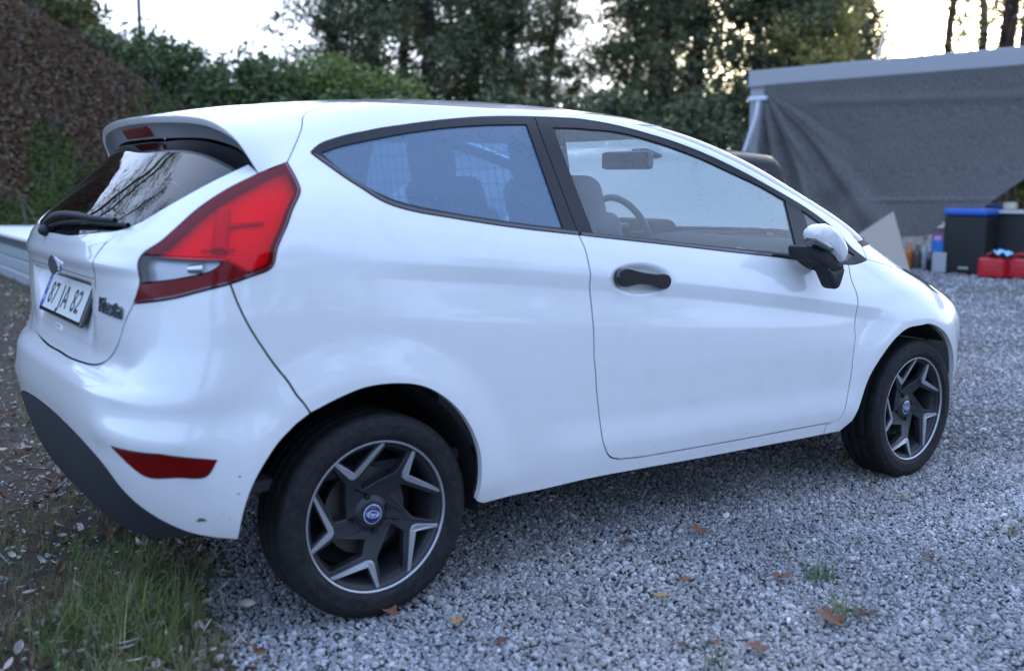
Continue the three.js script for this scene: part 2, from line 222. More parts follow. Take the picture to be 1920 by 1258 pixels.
const roofH = table({ '-0.13': 1.430, 0: 1.447, 0.2: 1.466, 0.45: 1.482, 0.7: 1.487, 0.9: 1.484, 1.12: 1.468, 1.36: 1.430 });
const shiftY = x => -0.104 * (clamp(x, -0.2, 2.2) - 0.75);
const VT = 1.43, VCAP = 0.6, UR = 1.0, US = 2.75, UF = 1.05, UMAX = UR + US + UF;
const ARCH_R = { x: -0.045, y: 0.295, r: 0.363 }, ARCH_F = { x: 2.44, y: 0.29, r: 0.352 };
const creaseY = table({ '-0.4': 1.03, '-0.14': 1.00, 0.14: 0.98, 0.51: 0.945, 0.73: 0.92, 1.33: 0.85, 2.05: 0.745, 2.6: 0.66 });
function sideBase(x, y) {
  const yy = y - shiftY(x) * sst(0.45, 0.85, y) * (1 - sst(1.15, 1.42, y));
  const d = (x - 0.9) / 1.5;
  return sideZ(yy) * (1 - 0.014 * d * d * sst(0.6, 1.1, y)) ;
}
function basePoint(u, v, out) {
  const y = Math.min(v, VT);
  let s, x, z, a, r;
  if (u <= UR) {
    s = u / UR; a = s * Math.PI / 2;
    const n = rearN(y), L = rearL(y), ca = Math.cos(a), sa = Math.sin(a);
    // direction in the ellipse's own scale so that cells stay even
    r = Math.pow(Math.pow(Math.abs(ca), n) + Math.pow(Math.abs(sa), n), -1 / n);
    x = rearX(y) + L - L * ca * r;
    const zc = sa * r;
    z = sideBase(rearX(y) + L, y) * zc;
    x += ledgeX(y) * (1 - sst(0.55, 0.80, z)) ;
  } else if (u <= UR + US) {
    s = (u - UR) / US; const x0 = rearX(y) + rearL(y), x1 = frontX(y) - frontL(y);
    x = lerp(x0, x1, s); z = sideBase(x, y);
  } else {
    s = (u - UR - US) / UF; a = s * Math.PI / 2;
    const n = frontN(y), L = frontL(y), ca = Math.cos(a), sa = Math.sin(a);
    r = Math.pow(Math.pow(Math.abs(ca), n) + Math.pow(Math.abs(sa), n), -1 / n);
    x = frontX(y) - L + L * sa * r;
    z = sideBase(frontX(y) - L, y) * ca * r;
  }
  if (v > VT) {
    const w = clamp(1 - (v - VT) / VCAP, 0, 1);
    const top = Math.max(roofH(x) - VT, 0);
    out.set(x, VT + top * (1 - Math.pow(w, 2.3)) , z * w);
  } else out.set(x, y, z);
  return out;
}
function displace(p, u, v) {
  let d = 0;
  const side = sst(0.55, 0.85, u / UR) * (1 - sst(UR + US + 0.75, UR + US + 1.0, u));
  if (v < 1.15) {
    // arch flares
    for (const A of [ARCH_R, ARCH_F]) {
      const q = Math.hypot(p.x - A.x, p.y - A.y);
      d += side * 0.017 * (1 - sst(A.r + 0.015, A.r + 0.155, q)) * sst(0.2, 0.34, p.y);
    }
    // shoulder line: a shallow channel under a soft edge, fading out at the tail lamp and on the wing
    const e = p.y - creaseY(p.x);
    const fade = sst(-0.22, 0.35, p.x) * (1 - sst(2.05, 2.45, p.x));
    const ch = e > 0.004 ? 0 : e > -0.042 ? (0.004 - e) / 0.046 : gauss(e + 0.042, 0.085);
    d -= side * fade * 0.0082 * ch;
    // door foot: rolls out above the sill
    d += side * sst(0.45, 0.75, p.x) * (1 - sst(1.95, 2.15, p.x)) * 0.011 * (1 - sst(0.36, 0.47, p.y + 0.03 * (p.x - 1.3)));
    // handle bowl
    d -= side * 0.020 * (1 - sst(0.55, 1.0, Math.hypot((p.x - 0.945) / 0.140, (p.y - 0.902 + 0.06 * (p.x - 0.945)) / 0.052)));
    // bumper side relief
    const rear = 1 - sst(0.88, 1.0, u / UR);
    const zz = Math.abs(p.z);
    d += rear * sst(0.45, 0.6, zz) * 0.006 * gauss(p.y - 0.565, 0.035) * (1 - sst(0.80, 0.85, zz));
    d -= rear * sst(0.5, 0.62, zz) * 0.006 * gauss(p.y - 0.63, 0.05);
    // plate recess in the tailgate
    if (u < UR * 0.5) {
      const m = (1 - sst(0.325, 0.375, zz)) * sst(0.715, 0.76, p.y) * (1 - sst(0.920, 0.934, p.y));
      d -= m * lerp(0.004, 0.050, clamp((p.y - 0.76) / 0.16, 0, 1));
      // pressed edge across the tailgate below the glass
      d += 0.006 * gauss(p.y - 0.985, 0.02) * (1 - sst(0.58, 0.70, zz));
    }
  }
  return d;
}
// dense grid of the surface
const GU = 760, GV = 560, VMAX = VT + VCAP, V0 = 0.18;
const gp = new Float32Array((GU + 1) * (GV + 1) * 3), gn = new Float32Array((GU + 1) * (GV + 1) * 3);
const gi = (i, j) => (j * (GU + 1) + i) * 3;
function gridNormals() {
  const a = V3z(), b = V3z(), n = V3z();
  for (let j = 0; j <= GV; j++) for (let i = 0; i <= GU; i++) {
    let i0 = Math.max(0, i - 1), i1 = Math.min(GU, i + 1), j0 = Math.max(0, j - 1), j1 = Math.min(GV, j + 1);
    let k0 = gi(i0, j), k1 = gi(i1, j);
    a.set(gp[k1] - gp[k0], gp[k1 + 1] - gp[k0 + 1], gp[k1 + 2] - gp[k0 + 2]);
    if (i === 0 || i === GU) a.set(0, 0, i === 0 ? 1 : -1);
    k0 = gi(i, j0); k1 = gi(i, j1);
    b.set(gp[k1] - gp[k0], gp[k1 + 1] - gp[k0 + 1], gp[k1 + 2] - gp[k0 + 2]);
    n.crossVectors(a, b); const L = n.length();
    if (L < 1e-12) n.set(0, 1, 0); else n.multiplyScalar(1 / L);
    const k = gi(i, j); gn[k] = n.x; gn[k + 1] = n.y; gn[k + 2] = n.z;
  }
}
{
  const p = V3z();
  for (let j = 0; j <= GV; j++) for (let i = 0; i <= GU; i++) { basePoint(i / GU * UMAX, V0 + j / GV * (VMAX - V0), p); const k = gi(i, j); gp[k] = p.x; gp[k + 1] = p.y; gp[k + 2] = p.z; }
  gridNormals();
  for (let j = 0; j <= GV; j++) for (let i = 0; i <= GU; i++) {
    const k = gi(i, j); p.set(gp[k], gp[k + 1], gp[k + 2]);
    const d = displace(p, i / GU * UMAX, V0 + j / GV * (VMAX - V0));
    gp[k] += gn[k] * d; gp[k + 1] += gn[k + 1] * d; gp[k + 2] += (i === 0 || i === GU ? 0 : gn[k + 2] * d);
  }
  gridNormals();
}
function surf(u, v, off = 0, P = V3z(), N = null) {
  const fu = clamp(u / UMAX * GU, 0, GU - 1e-6), fv = clamp((v - V0) / (VMAX - V0) * GV, 0, GV - 1e-6), i = Math.floor(fu), j = Math.floor(fv), a = fu - i, b = fv - j;
  const k0 = gi(i, j), k1 = k0 + 3, k2 = gi(i, j + 1), k3 = k2 + 3, w0 = (1 - a) * (1 - b), w1 = a * (1 - b), w2 = (1 - a) * b, w3 = a * b;
  let nx = gn[k0] * w0 + gn[k1] * w1 + gn[k2] * w2 + gn[k3] * w3, ny = gn[k0 + 1] * w0 + gn[k1 + 1] * w1 + gn[k2 + 1] * w2 + gn[k3 + 1] * w3, nz = gn[k0 + 2] * w0 + gn[k1 + 2] * w1 + gn[k2 + 2] * w2 + gn[k3 + 2] * w3;
  const L = Math.hypot(nx, ny, nz) || 1; nx /= L; ny /= L; nz /= L;
  P.set(gp[k0] * w0 + gp[k1] * w1 + gp[k2] * w2 + gp[k3] * w3 + nx * off, gp[k0 + 1] * w0 + gp[k1 + 1] * w1 + gp[k2 + 1] * w2 + gp[k3 + 1] * w3 + ny * off, gp[k0 + 2] * w0 + gp[k1 + 2] * w1 + gp[k2 + 2] * w2 + gp[k3 + 2] * w3 + nz * off);
  if (N) N.set(nx, ny, nz);
  return P;
}
// where the line of sight through a pixel of the photograph meets the body surface (right half)
const pickCells = (() => {
  const cell = 16, map = new Map(), px = new Float32Array((GU + 1) * (GV + 1) * 2), dp = new Float32Array((GU + 1) * (GV + 1));
  for (let k = 0, m = 0; m < dp.length; m++, k += 3) {
    const x = gp[k] - camPos.x, y = gp[k + 1] - camPos.y, z = gp[k + 2] - camPos.z;
    const d = x * camF.x + y * camF.y + z * camF.z; dp[m] = d;
    px[2 * m] = PW / 2 + FOCAL * (x * camR.x + y * camR.y + z * camR.z) / d; px[2 * m + 1] = PH / 2 - FOCAL * (x * camU.x + y * camU.y + z * camU.z) / d;
  }
  for (let j = 0; j < GV; j++) for (let i = 0; i < GU; i++) {
    const a = j * (GU + 1) + i, b = a + 1, c = a + GU + 1, e = c + 1;
    const k = a * 3; if (gn[k] * (gp[k] - camPos.x) + gn[k + 1] * (gp[k + 1] - camPos.y) + gn[k + 2] * (gp[k + 2] - camPos.z) > 0.02) continue;
    const xs = [px[2 * a], px[2 * b], px[2 * c], px[2 * e]], ys = [px[2 * a + 1], px[2 * b + 1], px[2 * c + 1], px[2 * e + 1]];
    const x0 = Math.floor(Math.min(...xs) / cell), x1 = Math.floor(Math.max(...xs) / cell), y0 = Math.floor(Math.min(...ys) / cell), y1 = Math.floor(Math.max(...ys) / cell);
    for (let yy = y0; yy <= y1; yy++) for (let xx = x0; xx <= x1; xx++) { const key = yy * 1000 + xx; let l = map.get(key); if (!l) map.set(key, l = []); l.push(i, j); }
  }
  return { map, px, dp, cell };
})();
function pick(x, y, quiet) {
  const { map, px, dp, cell } = pickCells; let best = null, bd = 1e9;
  const l = map.get(Math.floor(y / cell) * 1000 + Math.floor(x / cell)) || [];
  const tri = (m0, m1, m2, u0, v0, u1, v1, u2, v2) => {
    const ax = px[2 * m0], ay = px[2 * m0 + 1], bx = px[2 * m1] - ax, by = px[2 * m1 + 1] - ay, cx = px[2 * m2] - ax, cy = px[2 * m2 + 1] - ay, D = bx * cy - by * cx;
    if (Math.abs(D) < 1e-12) return; const qx = x - ax, qy = y - ay, s = (qx * cy - qy * cx) / D, t = (bx * qy - by * qx) / D;
    if (s < -0.01 || t < -0.01 || s + t > 1.01) return;
    const d = dp[m0] * (1 - s - t) + dp[m1] * s + dp[m2] * t;
    if (d < bd) { bd = d; best = [u0 * (1 - s - t) + u1 * s + u2 * t, v0 * (1 - s - t) + v1 * s + v2 * t]; }
  };
  for (let q = 0; q < l.length; q += 2) {
    const i = l[q], j = l[q + 1], a = j * (GU + 1) + i, du = UMAX / GU, dv = (VMAX - V0) / GV, u = i * du, v = V0 + j * dv;
    tri(a, a + 1, a + GU + 1, u, v, u + du, v, u, v + dv); tri(a + 1, a + GU + 2, a + GU + 1, u + du, v, u + du, v + dv, u, v + dv);
  }
  if (!best && !quiet) console.log('pick missed', x, y);
  return best;
}
const picks = (list) => list.map(([x, y]) => pick(x, y)).filter(Boolean);
// (x, y) on the side, or (y, z) on the tail, to surface parameters
function sideUV(x, y) { let lo = UR * 0.5, hi = UR + US + 0.9; const P = V3z(); for (let k = 0; k < 40; k++) { const m = (lo + hi) / 2; surf(m, y, 0, P); if (P.x < x) lo = m; else hi = m; } return [lo, y]; }
function tailUV(y, z) { let lo = 0, hi = UR * 0.95; const P = V3z(); for (let k = 0; k < 40; k++) { const m = (lo + hi) / 2; surf(m, y, 0, P); if (P.z < z) lo = m; else hi = m; } return [lo, y]; }
function frontUV(y, z) { let lo = UR + US + 0.02, hi = UMAX; const P = V3z(); for (let k = 0; k < 40; k++) { const m = (lo + hi) / 2; surf(m, y, 0, P); if (P.z > z) lo = m; else hi = m; } return [lo, y]; }
function spline(pts, step = 0.012, closed = false) {      // smooth resample of a 2D line
  const c = new THREE.CatmullRomCurve3(pts.map(p => V3(p[0], p[1], 0)), closed, 'centripetal'); let L = c.getLength(); const n = Math.max(2, Math.ceil(L / step)); const o = c.getSpacedPoints(n).map(p => [p.x, p.y]); if (closed) o.pop(); return o;
}
function line(pts, step = 0.012) { const o = []; for (let i = 0; i < pts.length - 1; i++) { const a = pts[i], b = pts[i + 1], n = Math.max(1, Math.ceil(Math.hypot(b[0] - a[0], b[1] - a[1]) / step)); for (let k = 0; k < n; k++) o.push([lerp(a[0], b[0], k / n), lerp(a[1], b[1], k / n)]); } o.push(pts[pts.length - 1]); return o; }
function area2(p) { let a = 0; for (let i = 0; i < p.length; i++) { const q = p[(i + 1) % p.length]; a += p[i][0] * q[1] - q[0] * p[i][1]; } return a / 2; }
function dedupe(p) { const o = []; for (const q of p) { const l = o[o.length - 1]; if (!l || Math.hypot(q[0] - l[0], q[1] - l[1]) > 1e-5) o.push(q); } while (o.length > 2 && Math.hypot(o[0][0] - o[o.length - 1][0], o[0][1] - o[o.length - 1][1]) < 1e-5) o.pop(); return o; }
// move a polygon inwards by d metres measured on the surface; edges on the centre line stay
function inset(poly, d) {
  const P = dedupe(poly), n = P.length, s = Math.sign(area2(P)), out = [];
  const p0 = V3z(), p1 = V3z(), p2 = V3z(), h = 0.004;
  const toM = ([u, v]) => { surf(u, v, 0, p0); surf(Math.min(u + h, UMAX), v, 0, p1); surf(u, Math.min(v + h, VMAX), 0, p2); return [Math.max(p1.distanceTo(p0) / h, 0.05), Math.max(p2.distanceTo(p0) / h, 0.05)]; };
  for (let i = 0; i < n; i++) {
    const c = P[i], a = P[(i + n - 1) % n], b = P[(i + 1) % n], m = toM(c);
    const e1 = [(c[0] - a[0]) * m[0], (c[1] - a[1]) * m[1]], e2 = [(b[0] - c[0]) * m[0], (b[1] - c[1]) * m[1]];
    const l1 = Math.hypot(...e1) || 1, l2 = Math.hypot(...e2) || 1;
    const n1 = [-e1[1] / l1 * s, e1[0] / l1 * s], n2 = [-e2[1] / l2 * s, e2[0] / l2 * s];
    const onC = q => q[0] < 1e-6 || q[0] > UMAX - 1e-6 || q[1] > VMAX - 1e-6;
    const c1 = onC(a) && onC(c), c2 = onC(c) && onC(b);
    let k1 = c1 ? 0 : d, k2 = c2 ? 0 : d;
    const det = n1[0] * n2[1] - n1[1] * n2[0]; let dx, dy;
    if (Math.abs(det) < 0.35) { dx = (n1[0] * k1 + n2[0] * k2) / 2; dy = (n1[1] * k1 + n2[1] * k2) / 2; if (c1 || c2) { dx *= 2; dy *= 2; } }
    else { dx = (k1 * n2[1] - k2 * n1[1]) / det; dy = (n1[0] * k2 - n2[0] * k1) / det; const q = Math.hypot(dx, dy); if (q > 2.5 * d) { dx *= 2.5 * d / q; dy *= 2.5 * d / q; } }
    const atU = c[0] < 1e-6 || c[0] > UMAX - 1e-6, atV = c[1] > VMAX - 1e-6;
    out.push([atU ? c[0] : c[0] + dx / m[0], atV ? c[1] : c[1] + dy / m[1]]);
  }
  return out;
}
function clipHalf(p, ax, val, keepLess) { const o = []; for (let i = 0; i < p.length; i++) { const a = p[i], b = p[(i + 1) % p.length], ia = keepLess ? a[ax] <= val : a[ax] >= val, ib = keepLess ? b[ax] <= val : b[ax] >= val; if (ia) o.push(a); if (ia !== ib) { const t = (val - a[ax]) / (b[ax] - a[ax]); const q = [lerp(a[0], b[0], t), lerp(a[1], b[1], t)]; q[ax] = val; o.push(q); } } return o; }
// triangles of the surface inside a polygon of (u, v): full grid cells inside, clipped cells along the edge
function patch(poly, { off = 0, du = 0.022, dv = 0.011, flange = 0.014, back = 0, mirror = 0, offFn = null } = {}) {
  poly = dedupe(poly);
  const pos = [], nor = [], idx = [], uvs = []; const keyed = new Map(); const P = V3z(), N = V3z();
  const vert = (u, v) => { const key = Math.round(u * 2e5) + ',' + Math.round(v * 2e5); let k = keyed.get(key); if (k === undefined) { surf(u, v, 0, P, N); const o = offFn ? offFn(u, v) : off; k = pos.length / 3; pos.push(P.x + N.x * o, P.y + N.y * o, P.z + N.z * o); nor.push(N.x, N.y, N.z); uvs.push(u, v); keyed.set(key, k); } return k; };
  let u0 = 1e9, u1 = -1e9, v0 = 1e9, v1 = -1e9; for (const [u, v] of poly) { u0 = Math.min(u0, u); u1 = Math.max(u1, u); v0 = Math.min(v0, v); v1 = Math.max(v1, v); }
  const j0 = Math.floor(v0 / dv), j1 = Math.floor(v1 / dv), i0 = Math.floor(u0 / du), i1 = Math.floor(u1 / du);
  for (let j = j0; j <= j1; j++) {
    let row = clipHalf(clipHalf(poly, 1, j * dv, false), 1, (j + 1) * dv, true); if (row.length < 3) continue;
    for (let i = i0; i <= i1; i++) {
      let c = clipHalf(clipHalf(row, 0, i * du, false), 0, (i + 1) * du, true); if (c.length < 3) continue; c = dedupe(c); if (c.length < 3) continue;
      const A = area2(c); if (Math.abs(A) < 1e-9) continue;
      if (Math.abs(Math.abs(A) - du * dv) < 1e-9) {
        const a = vert(i * du, j * dv), b = vert((i + 1) * du, j * dv), d = vert((i + 1) * du, (j + 1) * dv), e = vert(i * du, (j + 1) * dv);
        idx.push(a, b, d, a, d, e);
      } else {
        const cc = A < 0 ? c.slice().reverse() : c;
        const f = THREE.ShapeUtils.triangulateShape(cc.map(q => new THREE.Vector2(q[0], q[1])), []);
        for (const t of f) { const k = t.map(q => vert(cc[q][0], cc[q][1])); if (k[0] !== k[1] && k[1] !== k[2] && k[0] !== k[2]) idx.push(...k); }
      }
    }
  }
  // turned-in edge
  if (flange) {
    const n = poly.length, s = Math.sign(area2(poly)); const q0 = V3z(), q1 = V3z(), n0 = V3z(), n1 = V3z(), e = V3z(), w = V3z();
    for (let i = 0; i < n; i++) {
      const a = poly[i], b = poly[(i + 1) % n];
      if ((a[0] < 1e-6 && b[0] < 1e-6) || (a[0] > UMAX - 1e-6 && b[0] > UMAX - 1e-6) || (a[1] > VMAX - 1e-6 && b[1] > VMAX - 1e-6)) continue;
      const oa = offFn ? offFn(a[0], a[1]) : off, ob = offFn ? offFn(b[0], b[1]) : off;
      surf(a[0], a[1], oa, q0, n0); surf(b[0], b[1], ob, q1, n1);
      const k = pos.length / 3; e.subVectors(q1, q0); if (e.lengthSq() < 1e-12) continue; w.crossVectors(e, n0).normalize().multiplyScalar(s);
      for (const [q, nn] of [[q0, n0], [q1, n1]]) { pos.push(q.x, q.y, q.z, q.x - nn.x * flange, q.y - nn.y * flange, q.z - nn.z * flange); for (let m = 0; m < 2; m++) { nor.push(w.x, w.y, w.z); uvs.push(0, 0); } }
      if (s > 0) idx.push(k, k + 1, k + 2, k + 1, k + 3, k + 2); else idx.push(k, k + 2, k + 1, k + 1, k + 2, k + 3);
    }
  }
  const out = (sgn) => { const g = new THREE.BufferGeometry(); const p = Float32Array.from(pos), m = Float32Array.from(nor); if (sgn < 0) for (let k = 2; k < p.length; k += 3) { p[k] = -p[k]; m[k] = -m[k]; } g.setAttribute('position', new THREE.BufferAttribute(p, 3)); g.setAttribute('normal', new THREE.BufferAttribute(m, 3)); g.setAttribute('uv', new THREE.BufferAttribute(Float32Array.from(uvs), 2)); const id = idx.slice(); if (sgn < 0) for (let k = 0; k < id.length; k += 3) { const t = id[k + 1]; id[k + 1] = id[k + 2]; id[k + 2] = t; } g.setIndex(id); return g; };
  if (mirror === 'both') return mergeGeometries([out(1), out(-1)]);
  return out(mirror < 0 ? -1 : 1);
}
// dark backing strip under a shut line
function seam(pts, half = 0.014, depth = 0.011, mirror = 1) {
  const pos = [], idx = []; const P = V3z(), N = V3z(), Q = V3z(), T = V3z();
  const q = dedupe(pts);
  for (let i = 0; i < q.length; i++) { const a = q[Math.max(0, i - 1)], b = q[Math.min(q.length - 1, i + 1)]; surf(a[0], a[1], 0, P); surf(b[0], b[1], 0, Q); T.subVectors(Q, P).normalize(); surf(q[i][0], q[i][1], -depth, P, N); T.cross(N).normalize(); for (const k of [-half, half]) pos.push(P.x + T.x * k, P.y + T.y * k, (P.z + T.z * k) * mirror); if (i) { const k = i * 2; idx.push(k - 2, k - 1, k, k - 1, k + 1, k); } }
  const g = new THREE.BufferGeometry(); g.setAttribute('position', new THREE.Float32BufferAttribute(pos, 3)); g.setIndex(idx); g.computeVertexNormals(); return g;
}

function bridge(outer, holes) {          // one outline for a region with holes: narrow cuts join each hole to the outside
  let o = dedupe(outer); if (area2(o) < 0) o.reverse();
  for (const h0 of holes) {
    const h = dedupe(h0); if (area2(h) > 0) h.reverse();
    let bi = 0, bj = 0, bd = 1e9; for (let i = 0; i < o.length; i++) for (let j = 0; j < h.length; j++) { const d = Math.hypot(o[i][0] - h[j][0], o[i][1] - h[j][1]); if (d < bd) { bd = d; bi = i; bj = j; } }
    o = [...o.slice(0, bi + 1), ...h.slice(bj), ...h.slice(0, bj + 1), ...o.slice(bi)];
  }
  return o;
}
// ---------------------------------------------------------------- white hatchback
// car paint: plain white with fine specks of road dirt and dried droplets
const dirtMap = noiseTexture(512, (u, v) => { const n = pnoise(u, v, 9, 3.1, 5), f = pnoise(u, v, 60, 8.3, 3); const k = 0.955 - 0.035 * Math.max(0, n + 0.05) - 0.03 * Math.max(0, f - 0.12); return [k, k, k * 0.995]; });
const dropBump = (() => { const n = 1024, d = new Uint8Array(n * n * 4).fill(255), h = new Float32Array(n * n), R = rng(77); for (let k = 0; k < 2600; k++) { const cx = R() * n, cy = R() * n, r = 1.2 + R() * R() * 4.5; for (let y = -6; y <= 6; y++) for (let x = -6; x <= 6; x++) { const q = Math.hypot(x, y) / r; if (q < 1) { const i = ((Math.floor(cy) + y + n) % n) * n + (Math.floor(cx) + x + n) % n; h[i] = Math.max(h[i], Math.sqrt(1 - q * q) * Math.min(1, r / 5)); } } } for (let i = 0; i < n * n; i++) { d[4 * i] = d[4 * i + 1] = d[4 * i + 2] = h[i] * 255; } const t = new THREE.DataTexture(d, n, n); t.wrapS = t.wrapT = THREE.RepeatWrapping; t.magFilter = THREE.LinearFilter; t.repeat.set(1.6, 1.6); t.needsUpdate = true; return t; })();
const M = {};
{
  const pm = dirtMap; pm.repeat.set(1.1, 1.1);
  M.paint = phys([0.76, 0.76, 0.76], 0.30, { map: pm, clearcoat: 1, clearcoatRoughness: 0.04 });
  M.quarterGlass = phys([0.15, 0.30, 0.48], 0.03, { transmission: 0.66, thickness: 0, ior: 1.5, bumpMap: dropBump, bumpScale: 0.0012 });
  M.doorGlass = phys([0.86, 0.96, 1.0], 0.0, { transmission: 0.96, thickness: 0, ior: 1.5, bumpMap: dropBump, bumpScale: 0.0012 });
  M.glass = phys([0.80, 0.90, 0.93], 0.0, { transmission: 1, thickness: 0, ior: 1.5, bumpMap: dropBump, bumpScale: 0.0012 });
  M.darkGlass = phys([0.16, 0.19, 0.22], 0.02, { transmission: 1, thickness: 0, ior: 1.55 });
  M.trim = phys([0.010, 0.012, 0.018], 0.42, { specularIntensity: 0.4 });
  M.gloss = phys([0.012, 0.012, 0.014], 0.12, { clearcoat: 0.6, clearcoatRoughness: 0.1 });
  M.plastic = phys([0.024, 0.026, 0.030], 0.6, { specularIntensity: 0.5 });
  M.rubber = std([0.010, 0.010, 0.011], 0.8);
  M.black = std([0.006, 0.006, 0.006], 0.9);
  M.redLens = phys([1.0, 0.008, 0.03], 0.03, { transmission: 0.9, thickness: 0, ior: 1.45, specularIntensity: 0.6 });
  M.darkRed = phys([0.13, 0.004, 0.004], 0.12, { specularIntensity: 0.35 });
  M.clearLens = phys([0.95, 0.96, 0.97], 0.02, { transmission: 1, thickness: 0 });
  M.silver = std([0.62, 0.64, 0.67], 0.28, 1);
  M.chrome = std([0.75, 0.77, 0.80], 0.08, 1);
  M.alloyDark = std([0.024, 0.025, 0.029], 0.42, 0.3);
  M.alloyCut = std([0.44, 0.45, 0.47], 0.36, 0.85);
}
const car = thing('hatchback_car', 'white three-door hatchback with dark alloy wheels parked on grey gravel', 'car');

// traced lines, in pixels of the photograph, laid on the body surface
const L = {};
L.dloTop = picks([[583, 284], [598, 270.4], [633, 257.3], [691, 244.2], [764, 232.5], [822, 225.2], [881, 220.2], [939, 218], [1000, 218.3], [1050, 220], [1100, 224], [1167, 236.7], [1233, 255], [1300, 278.3], [1367, 308.3], [1433, 343.3], [1500, 381.7], [1567, 430], [1626, 486]]);
L.dloLow = picks([[1626, 488], [1600, 496], [1560, 494], [1513, 490], [1467, 483], [1367, 471.7], [1267, 460], [1167, 449], [1113, 443], [1056, 436.7], [968, 426.5], [852, 409], [764, 393], [720, 378], [677, 352], [633, 323], [598, 298], [585, 288]]);
L.doorRear = picks([[1087, 441], [1100, 477], [1107, 510], [1106, 533], [1108, 560], [1111.5, 597], [1114, 650], [1118, 720], [1124, 780], [1131, 828], [1139, 850]]);
L.doorBottom = picks([[1162, 861], [1200, 857], [1300, 840], [1400, 822], [1500, 803], [1555, 793]]);
L.doorFront = picks([[1574, 787], [1583, 773], [1590, 742], [1597, 702], [1602, 654], [1603.5, 610], [1607, 583], [1609, 559], [1601, 535], [1588, 506]]);
L.archRear = picks([[893, 940], [899, 918], [902, 887], [899, 847], [885, 807], [861, 771], [829, 743], [790, 724.5], [742, 720], [686, 727], [639, 745.6], [582, 775]]);
L.archBumper = picks([[582, 775], [548, 803], [519, 835], [484, 891], [464, 938], [447, 1012]]);
L.bumperSide = picks([[582, 775], [563, 749], [544, 722], [523, 695], [502, 667], [480, 634], [460, 600], [443, 564], [431, 532]]);
L.lampOuter = picks([[431, 532], [470, 518], [505, 504], [514, 491], [533, 432.6], [548, 392], [562, 360], [558, 343.6], [537, 304]]);
L.lampLower = picks([[250, 568.7], [322, 560], [373, 547], [431, 532]]);
L.lampInner = picks([[250, 568.7], [261, 529], [262, 481], [304, 450], [373, 389], [423, 356], [485, 324.5]]);
L.lampTop = picks([[485, 324.5], [537, 304]]);
L.spoilerSeam = picks([[537, 304], [546, 285], [554, 267], [564, 240], [566, 222]]);
L.roofSeam = picks([[570, 204], [640, 197.5], [740, 191.5], [840, 188]]);
L.sillLow = picks([[1545, 815], [1500, 824], [1400, 843], [1300, 862], [1200, 880], [1100, 899], [1000, 922], [905, 944]]);
L.archFront = picks([[1599, 789], [1611, 766], [1627, 718], [1651, 674], [1679, 636.5], [1703, 616.6], [1730, 610]]);
L.tailBottom = picks([[136, 673], [178, 683.7], [199, 676], [219.6, 647], [235, 600], [250, 568.7]]);
L.diffTop = picks([[157, 830], [193.5, 872], [225, 914], [256, 945], [324, 987], [366, 1002]]);
L.glassBase = picks([[466, 307], [393, 342], [306, 390.4], [262, 416.7], [227, 430], [175, 436]]);
L.bonnetSide = picks([[1628, 488], [1660, 496], [1690, 503]]);
L.reflector = picks([[210, 838], [300, 853], [404, 863], [384, 891], [330, 893], [274, 891], [240, 868]]);

const J = (...a) => dedupe([].concat(...a)), rev = a => a.slice().reverse(), sp = (a, s) => spline(a, s);
const seamTop = [[0.66, 1.392], [0.5, 1.418], [0.3, 1.43], [0, 1.432]];
const C = {};
for (const k in L) C[k] = sp(L[k]);
const dt = L.dloTop, dl = L.dloLow;
C.dloTop = sp(dt); C.dloLow = sp(dl);
C.spoilerSeam = sp([...L.spoilerSeam, seamTop[0]]);
C.seamTop = sp(seamTop);
C.roofSeam = sp([seamTop[0], [0.71, 1.42], [0.93, 1.482], [1.6, 1.50], [2.6, 1.508], [3.45, 1.50], [3.72, 1.465], [3.90, 1.405]]);
C.pillarFront = sp([[3.90, 1.405], [3.925, 1.33], [3.945, 1.21], [3.96, 1.13], [3.965, 1.03], [3.95, 0.965]]);
const pillarFoot = [3.95, 0.965], sillFront = [pick(1549.6, 797), pick(1545, 815)];
C.bonnetSide = sp([L.dloTop[L.dloTop.length - 1], ...L.bonnetSide.slice(1)]);
const lampTip = L.bonnetSide[L.bonnetSide.length - 1];
const circF = []; for (let a = 80; a >= 20; a -= 6) circF.push(sideUV(2.43 + 0.368 * Math.cos(a * D2R), 0.285 + 0.368 * Math.sin(a * D2R)));
const lampLowF = sp([lampTip, pick(1728, 527), pick(1750, 545), frontUV(0.70, 0.62), frontUV(0.655, 0.50)]);
const lampEnd = lampLowF[lampLowF.length - 1], lampBend = frontUV(0.70, 0.62);
const lampUpF = sp([lampEnd, frontUV(0.72, 0.46), frontUV(0.775, 0.52), frontUV(0.825, 0.60), lampTip]);
const fenderFoot = circF[circF.length - 1];
// where the door stands in the window band
const straight = (x0, y0, x1, y1, n = 14) => { const o = []; for (let k = 0; k <= n; k++) { const q = pick(lerp(x0, x1, k / n), lerp(y0, y1, k / n)); if (q) o.push(q); } return o; };
const pillarLine = straight(1002, 219, 1086, 440);
const nearIdx = (a, q) => { let b = 0, d = 1e9; a.forEach((p, i) => { const e = Math.hypot(p[0] - q[0], p[1] - q[1]); if (e < d) { d = e; b = i; } }); return b; };
const iTop = nearIdx(C.dloTop, pillarLine[0]), iLow = nearIdx(C.dloLow, pillarLine[pillarLine.length - 1]), iDoor = nearIdx(C.dloLow, pick(1592, 497));
C.doorRear = sp([C.dloLow[iLow], ...L.doorRear.slice(1)]);
C.doorFront = sp([...L.doorFront.slice(0, -1), C.dloLow[iDoor]]);
const doorLowJoin = sp([L.doorRear[L.doorRear.length - 1], pick(1146, 857.5), L.doorBottom[0]]);
const doorCorner = L.doorFront[0];

